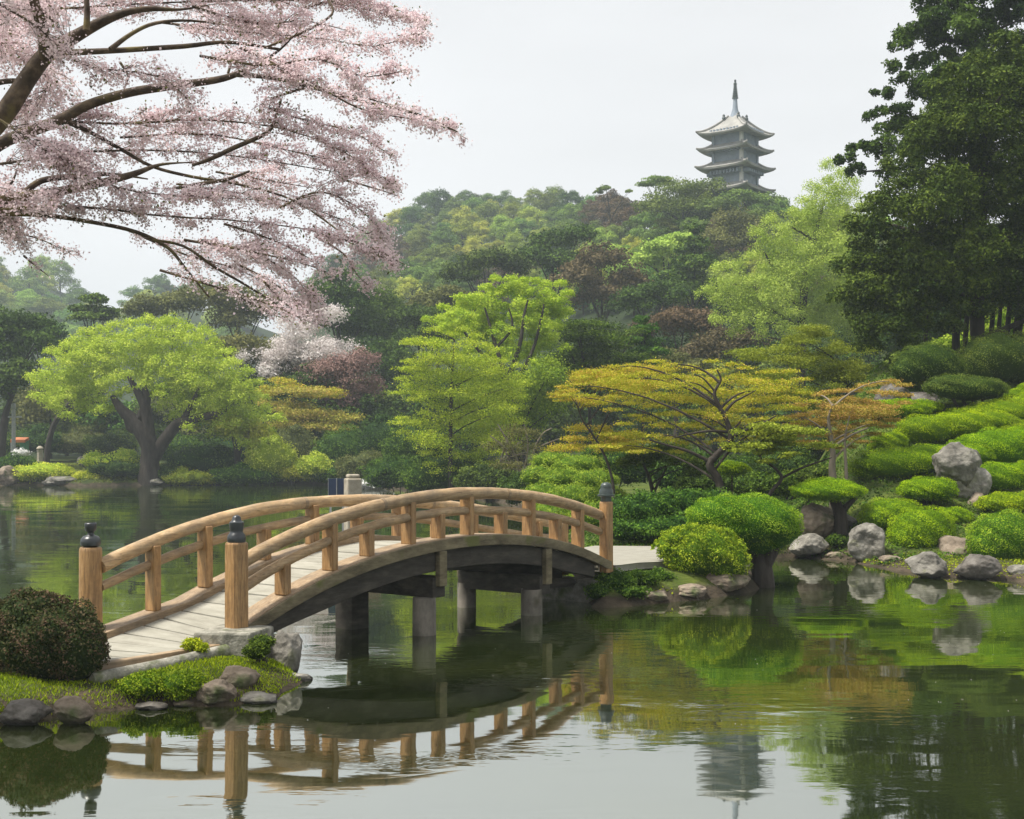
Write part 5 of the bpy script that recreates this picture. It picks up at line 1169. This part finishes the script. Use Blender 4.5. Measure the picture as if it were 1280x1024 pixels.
# --- maples on the right
T('maple_tree', 'spreading yellow orange maple with a dark leaning trunk behind the umbrella shrub', 'tree', 40.5,
  fill_lobes([(700, 490), (745, 462), (800, 452), (870, 450), (940, 455), (985, 462), (1012, 480), (1015, 510), (1000, 535), (960, 548), (905, 552), (850, 566), (790, 570), (735, 566), (745, 540), (790, 520), (730, 505)], 95, 16, 30, 10, .24),
  902, [[(903, 622, 7), (898, 600, 6.5), (887, 581, 6.5), (897, 568, 5.5), (913, 550, 5), (909, 528, 4), (898, 506, 3.4), (893, 491, 2.6), (901, 475, 1.8), (896, 462, 1)], [(913, 548, 3.2), (928, 540, 2.6), (948, 532, 2), (970, 520, 1)], [(903, 520, 2.6), (916, 504, 2), (932, 495, 1.2), (945, 488, .7)], [(887, 577, 3), (860, 564, 2.4), (835, 557, 1.8), (812, 550, 1)],
        [(909, 540, 2.4), (885, 539, 2), (860, 543, 1.4), (840, 548, .8)], [(894, 490, 1.8), (880, 474, 1.2), (868, 468, .7)], [(893, 495, 1.6), (876, 482, 1.2), (862, 478, .6)]],
  'leaf_maple', 60000, .05, 221, jit=.3, hj=1, thick=.9, tr=.8, front=2.0, auto=12, spread=2.0, puffs=12, pr=.40, low=.5)
T('maple_tree', 'yellow maple on a slim dark stem between the pine and the bridge end', 'tree', 44,
  [(745, 472, 40, 8), (715, 486, 28, 5), (790, 464, 50, 8), (760, 486, 50, 7), (720, 502, 34, 6), (700, 498, 16, 3), (745, 505, 36, 7), (800, 486, 40, 7), (740, 545, 34, 8), (720, 555, 30, 7), (775, 550, 34, 8), (750, 562, 40, 9)],
  760, [[(768, 625, 2.6), (765, 598, 2.4), (756, 570, 2.2), (742, 545, 1.8), (728, 525, 1.4), (722, 508, .9)], [(745, 550, 1.4), (762, 515, 1.1), (775, 490, .7)], [(733, 532, 1.2), (752, 505, .9), (760, 485, .6)]], 'leaf_maple', 40000, .055, 222, split=4, fat=1.2, front=1.2, jit=.22, hj=1, thick=.8, tr=.7, auto=6, spread=1.6, puffs=20, pr=.34, low=.5)
T('maple_tree', 'orange leaved maple with a pale trunk left of the azalea slope', 'tree', 42,
  fill_lobes([(1000, 505), (1030, 490), (1075, 483), (1120, 476), (1140, 485), (1130, 505), (1115, 530), (1095, 552), (1050, 562), (1010, 560), (985, 540)], 55, 13, 24, 11, .3),
  1040, [[(1042, 604, 6), (1040, 585, 5), (1041, 565, 4), (1037, 540, 3), (1036, 520, 2), (1042, 505, 1)], [(1058, 600, 2.6), (1057, 575, 2.2), (1056, 550, 1.6), (1062, 520, .8)], [(1040, 560, 2), (1062, 545, 1.6), (1085, 535, 1)], [(1038, 545, 1.8), (1020, 530, 1.2), (1005, 522, .6)]], 'leaf_orange', 44000, .05, 223, jit=.3, hj=1, thick=.9, tr=.9, front=1.6, bark='bark_pale', auto=6, spread=1.8, puffs=20, pr=.34, low=.5)
T('maple_tree', 'low olive maple with a dark forked leaning stem behind the umbrella shrub', 'tree', 38.5,
  [(950, 548, 34, 8), (975, 540, 34, 8), (940, 562, 26, 6), (1000, 556, 34, 7), (970, 566, 26, 5), (925, 550, 24, 7)],
  960, [[(958, 628, 4), (964, 615, 3.6), (977, 598, 3.2), (968, 585, 2.2), (952, 574, 1.6), (945, 560, .9)], [(977, 598, 2.4), (1000, 586, 2), (1022, 578, 1.6), (1040, 572, .9)]], 'leaf_olivepine', 14000, .075, 224, split=4, fat=1.05, jit=.22, hj=1, thick=.8, tr=.7, auto=4, spread=1.2, puffs=18, low=.5)
T('pine_tree', 'olive yellow layered tree with crooked dark stem above the orange maple', 'tree', 58,
  [(990, 430, 44, 9), (1030, 424, 36, 8), (1055, 438, 34, 9), (965, 448, 40, 8), (1010, 450, 50, 9), (1060, 460, 32, 10), (985, 468, 44, 10), (1040, 475, 40, 10), (1075, 478, 24, 9), (1000, 488, 40, 10), (1050, 496, 34, 10)],
  1058, [[(1058, 515, 3.2), (1059, 485, 3), (1057, 466, 2.6), (1044, 452, 2.2), (1036, 444, 1.4), (1015, 436, .7)], [(1058, 468, 2.2), (1068, 460, 2), (1076, 456, 1.4), (1066, 448, 1)]], 'leaf_olivepine', 52000, .075, 225, split=4, fat=1.1, jit=.22, hj=1, thick=.8, tr=.7, auto=8, spread=2.4, puffs=18, low=.5)
T('small_tree', 'small dark green tree with slanting stems behind the hedge', 'tree', 45, [(820, 574, 40, 16), (795, 582, 30, 14), (850, 578, 30, 16), (872, 588, 22, 18), (835, 562, 30, 10)], 815, [[(818, 625, 3), (814, 606, 2.6), (808, 588, 1.8), (800, 575, 1)], [(816, 618, 2), (826, 598, 1.6), (836, 580, .8)]], 'leaf_mid', 11000, .09, 226, auto=4, spread=1.2)
T('willow_tree', 'tall pale green feathery tree below the pagoda beside the dark conifers', 'tree', 112,
  fill_lobes([(1035, 205), (1010, 240), (985, 262), (950, 285), (925, 320), (888, 345), (880, 375), (900, 410), (940, 425), (1000, 432), (1080, 430), (1095, 330), (1085, 270), (1062, 225)], 90, 18, 30, 7, .95),
  1000, [[(1000, 470, 7), (1002, 400, 6), (1008, 340, 4.5), (1020, 290, 3), (1030, 250, 1.2)], [(1003, 395, 4), (975, 350, 2.6), (955, 315, 1.2)], [(1006, 350, 3.4), (1038, 310, 2), (1050, 275, 1)], [(1002, 410, 3), (960, 385, 2), (935, 365, 1)]], 'leaf_pale', 110000, .14, 231, auto=8, spread=4.5, puffs=12, pr=.36, low=.5, jit=.1)
# --- the big dark trees on the right
T('conifer_tree', 'huge dark green conifer with drooping masses filling the right edge', 'tree', 54,
  fill_lobes([(1240, 58), (1205, 82), (1165, 125), (1148, 160), (1116, 200), (1090, 240), (1062, 290), (1050, 335), (1054, 390), (1072, 440), (1108, 462), (1150, 440), (1178, 418), (1215, 405), (1260, 392), (1300, 398), (1420, 390), (1420, 60), (1300, 40)], 150, 26, 44, 5, .95) + [(1066, 278, 18, 9), (1078, 264, 12, 6), (1060, 272, 10, 5)],
  1222, [[(1224, 455, 10), (1222, 415, 9), (1222, 370, 9), (1225, 300, 8), (1230, 200, 6), (1236, 100, 3)]], 'leaf_conifer', 300000, .145, 241, auto=6, spread=3.2, copies=2, puffs=20, pr=.34, thick=.2, aspect=.5, low=.75)
T('evergreen_tree', 'taller dark broadleaf evergreen rising behind the conifer with sky showing through', 'tree', 66,
  fill_lobes([(1140, -10), (1112, 60), (1120, 100), (1085, 130), (1095, 160), (1068, 195), (1050, 205), (1062, 222), (1095, 235), (1130, 215), (1180, 190), (1250, 130), (1400, 120), (1420, -120), (1220, -110)], 110, 20, 36, 6, .85),
  1215, [[(1222, 450, 9), (1220, 350, 9), (1218, 230, 8), (1216, 120, 6), (1214, 40, 4), (1216, -40, 2)]], 'leaf_dark', 150000, .165, 242, auto=12, spread=3, puffs=9, pr=.36, copies=1, low=.5)
for k, (x, r, D) in enumerate([(1240, 3.2, 57), (1249, 2.8, 58.5), (1260, 3.6, 57.5), (1273, 6, 56), (1196, 5, 56), (1208, 3.4, 58), (1158, 3, 57)]):
    labs = ['slim bare trunk just right of the big conifer trunk', 'second slim trunk in the row under the conifer', 'third slim trunk in the row under the conifer', 'thick dark trunk at the right edge under the conifer', 'dark trunk left of the big conifer trunk', 'slim trunk close to the left of the big conifer trunk', 'leftmost thin trunk under the conifer masses']
    T('evergreen_tree', labs[k], 'tree', D, [(x + 4, 330 - 12 * (k % 3), 26, 22), (x - 6, 300, 24, 22)], x, [[(x, 460, r), (x - 1, 420, r), (x + 2, 380, r * .9), (x + 3, 330, r * .7)]], 'leaf_conifer', 1800, .15, 250 + k, auto=3, spread=1.2)
clipped('background_bush', 'bright yellow green bush glowing behind the trunks under the conifer', 'bush', [ell(1252, 412, 34, 24, 66), ell(1205, 432, 40, 12, 66)], 'leaf_feather', 6000, .17, seed=258, rough=.14, rnd=1)
# --- trees at the foot of the hill
for k, (D, lob, bx, lf, n, lab) in enumerate([
    (175, [(690, 308, 36, 22), (720, 298, 30, 20), (665, 325, 30, 20), (705, 335, 46, 24)], 700, 'leaf_dark', 9000, 'dark tree on the slope left of the big brown one'),
    (165, [(750, 330, 40, 28), (725, 355, 40, 28), (785, 358, 34, 28), (755, 375, 48, 24)], 752, 'leaf_brown', 12000, 'big brown olive budding tree in the middle of the slope'),
    (160, [(868, 290, 14, 14), (862, 312, 28, 18), (868, 335, 36, 20), (850, 355, 38, 22), (880, 365, 36, 22)], 866, 'leaf_conifer', 12000, 'dark pointed conifer on the slope left of the pale feathery tree'),
    (185, [(830, 312, 34, 16), (812, 328, 30, 18), (850, 300, 24, 10)], 828, 'leaf_pale', 7000, 'light green round tree behind the dark pointed conifer'),
    (200, [(920, 285, 34, 26), (900, 305, 34, 24), (940, 300, 30, 24)], 915, 'leaf_olive', 7500, 'grey olive tree below the pagoda'),
    (135, [(850, 405, 42, 24), (820, 415, 36, 22), (880, 412, 34, 26)], 848, 'leaf_brown', 9000, 'dull brown tree behind the small pointed conifer'),
    (150, [(795, 380, 40, 26), (830, 370, 40, 24)], 812, 'leaf_dark', 8000, 'dark tree right of the brown olive one'),
    (128, [(895, 440, 40, 26), (930, 430, 34, 22), (870, 450, 34, 22)], 900, 'leaf_brown', 8000, 'brownish thicket tree left of the olive yellow layered tree'),
    (118, [(830, 455, 36, 18), (860, 462, 34, 16)], 845, 'leaf_olive', 6000, 'olive low tree above the yellow orange maple'),
    (170, [(610, 330, 36, 20), (575, 345, 34, 20), (640, 335, 30, 22)], 606, 'leaf_dark', 8000, 'dark tree behind the top of the lime green crown'),
    (155, [(560, 375, 34, 20), (535, 385, 30, 18)], 548, 'leaf_olive', 6500, 'olive tree between the dark evergreens and the lime green crown'),
    (225, [(850, 245, 44, 20), (880, 238, 36, 16), (815, 262, 30, 18), (870, 265, 44, 20)], 850, 'leaf_hill', 9000, 'broad olive green tree on the ridge left of the pagoda'),
    (232, [(925, 250, 30, 14), (955, 258, 30, 16)], 940, 'leaf_hill', 7000, 'green tree on the ridge hiding the foot of the pagoda'),
    (218, [(900, 262, 30, 16), (935, 275, 30, 14)], 915, 'leaf_hill', 7000, 'green tree in front of the ridge just below the pagoda')]):
    T('slope_tree', lab, 'tree', D, lob, bx, None, lf, n, .40 if D > 150 else .30, 260 + k, r0=.3, puffs=18, pr=.34)
T('ridge_tree', 'flat topped umbrella tree against the sky left of the pagoda', 'tree', 238, [(820, 226, 22, 5), (808, 231, 14, 4), (835, 230, 14, 4)], 820, None, 'leaf_hill', 3500, .38, 281, r0=.22)
T('ridge_tree', 'tiny round tree on the skyline between the hilltop and the umbrella tree', 'tree', 262, [(756, 237, 9, 5), (748, 241, 7, 4), (786, 240, 6, 3)], 756, None, 'leaf_hill', 1600, .38, 282, r0=.18)

# ------------------------------------------------------------------ the forest: one tree of each kind, then copies
def protos(leaf, rs, n=7500, hi=False):
    out = []
    for k in range(rs):
        rng = np.random.default_rng(300 + k + (50 if hi else 0)); W_ = 5.0; lob = []
        for q in range(9):
            th = q * 2.4 + rng.uniform(-.4, .4); rr = W_ * .62 * math.sqrt((q + .5) / 9)
            lob.append([rr * math.cos(th), rr * math.sin(th), 7.4 - .30 * rr * rr + rng.uniform(-.6, .6), rng.uniform(1.7, 2.5), rng.uniform(1.7, 2.5), rng.uniform(1.5, 2.1)])
        for q in range(5): lob.append([3.4 * math.cos(q * 1.26), 3.4 * math.sin(q * 1.26), rng.uniform(2.4, 3.6), 2.2, 2.2, 2.2])
        lob = np.array(lob); cm = crown_mesh('crown', lob, n, .36, M[leaf], 320 + k, puffs=9, pr=.46, thick=.2, low=.85)
        mb = MB(); top = np.array([0, 0, 5.0])
        mb.tube(smooth_path([(0, 0, -1.5), (.1, .1, 2.5), tuple(top)], 3), list(np.linspace(.3, .18, 7)), 6)
        for p, r in auto_limbs(top, .2, lob, rng, 4): mb.tube(p, r, 5)
        tm = bpy.data.meshes.new('trunk'); tm.from_pydata(mb.v, [], mb.f); tm.materials.append(M['bark'])
        out.append((cm, tm))
    return out
PH = protos('leaf_hill', 5); PL = protos('leaf_hill2', 3, hi=True); PD = protos('leaf_dark', 3); PB = protos('leaf_brown', 2)
def place(pr, x, y, z, s, rz, label, group, name='forest_tree', sz=1.0):
    t = empty(name, (x, y, z), rz); t.scale = (s, s, s * sz); tag(t, label, 'tree', group)
    obj('trunk', pr[1], t); obj('crown', pr[0], t)
def forest():
    rng = np.random.default_rng(77); n = 0; pts = []
    for k in range(30000):
        if n >= 290: break
        u = rng.uniform(330, 1130); Dr = ridge_D(u); yr = np.interp(u, RB[:, 0], RB[:, 1])
        yy = rng.uniform(min(yr + 22, 380), 395)
        if any((u - a) ** 2 + ((yy - b) * 1.7) ** 2 < (17 if yy < 300 else 23) ** 2 for a, b in pts): continue
        Ds = np.linspace(140, Dr * 1.02, 120); X = (u - CX) / F * Ds; Z = ground(X, Ds); sy = HY - (Z - CAM_H) / Ds * F
        i = np.argmin(np.abs(sy - yy)); D = Ds[i]
        if abs(sy[i] - yy) > 12: continue
        pts.append((u, yy)); n += 1
        kind = rng.uniform(); patch = math.sin(u * .021 + 1) * math.cos(yy * .045 + u * .008)
        if patch > .18 and kind < .75: pr, lab = PL[rng.integers(3)], 'light yellow green round tree in the forest on the hillside'
        elif patch < -.62: pr, lab = PB[rng.integers(2)], 'dull brown budding tree in the forest on the hillside'
        elif kind < .2: pr, lab = PD[rng.integers(3)], 'dark green tree in the forest on the hillside'
        else: pr, lab = PH[rng.integers(5)], 'mid green round crowned tree in the forest on the hillside'
        s = rng.uniform(.7, 1.1) * (.40 + .58 * D / 330)
        place(pr, X[i], D, Z[i] - .6, s, rng.uniform(0, 6.28), lab, 'forest trees on the main hill', sz=rng.uniform(.85, 1.1))
    print('forest', n)
    for k in range(64):          # the far hill on the left, pale with distance
        u = rng.uniform(-90, 330); yr = np.interp(u, RA[:, 0], RA[:, 1]); yy = yr + 14 + 80 * rng.uniform(0, 1) ** 1.3
        Ds = np.linspace(250, 525, 60); X = (u - CX) / F * Ds; Z = ground(X, Ds); sy = HY - (Z - CAM_H) / Ds * F; i = np.argmin(np.abs(sy - yy))
        lab = 'hazy green tree on the distant hill at the left'
        place((PH + PL)[rng.integers(8)], X[i], Ds[i], Z[i] - .6, rng.uniform(.9, 1.5), rng.uniform(0, 6.28), lab, 'hazy trees on the distant left hill', sz=rng.uniform(.85, 1.1))
    for k in range(58):          # woodland belt behind the garden
        u = 200 + 900 * (k + rng.uniform(0, 1)) / 58; D = rng.uniform(122, 160); X = (u - CX) / F * D
        pr = PD[rng.integers(3)] if rng.uniform() < .6 else PH[rng.integers(5)]
        place(pr, X, D, gz(X, D) - .4, rng.uniform(.75, 1.15), rng.uniform(0, 6.28), 'green tree in the dense belt of woodland behind the garden', 'woodland belt behind the garden', name='woodland_tree')
    for k in range(26):
        u = -140 + 380 * (k + rng.uniform(0, 1)) / 26; D = rng.uniform(140, 200); X = (u - CX) / F * D
        place((PD + PH)[rng.integers(8)], X, D, gz(X, D) - .4, rng.uniform(.6, .9), rng.uniform(0, 6.28), 'green tree in the woodland behind the left lawn', 'woodland behind the left lawn', name='woodland_tree')
    for k in range(26):
        u = 1145 + 320 * (k + rng.uniform(0, 1)) / 26; D = rng.uniform(85, 125); X = (u - CX) / F * D
        place(PD[rng.integers(3)], X, D, gz(X, D) - .4, rng.uniform(.8, 1.1), rng.uniform(0, 6.28), 'dark tree in the wood behind the right slope', 'wood behind the right slope', name='woodland_tree')
forest()

# ------------------------------------------------------------------ haze
def haze():
    m = bpy.data.materials.new('haze_air'); m.use_nodes = True; t = m.node_tree
    t.nodes.remove(t.nodes['Principled BSDF']); v = t.nodes.new('ShaderNodeVolumePrincipled')
    v.inputs['Color'].default_value = (.80, .90, 1.0, 1); v.inputs['Density'].default_value = HAZE; v.inputs['Anisotropy'].default_value = .2
    t.links.new(v.outputs[0], t.nodes['Material Output'].inputs['Volume'])
    b = MB(); b.box(-1010, 1010, -1010, 1010, -2.4, 112); tag(b.build('haze', m), kind='stuff')
HAZE = .00042
haze()
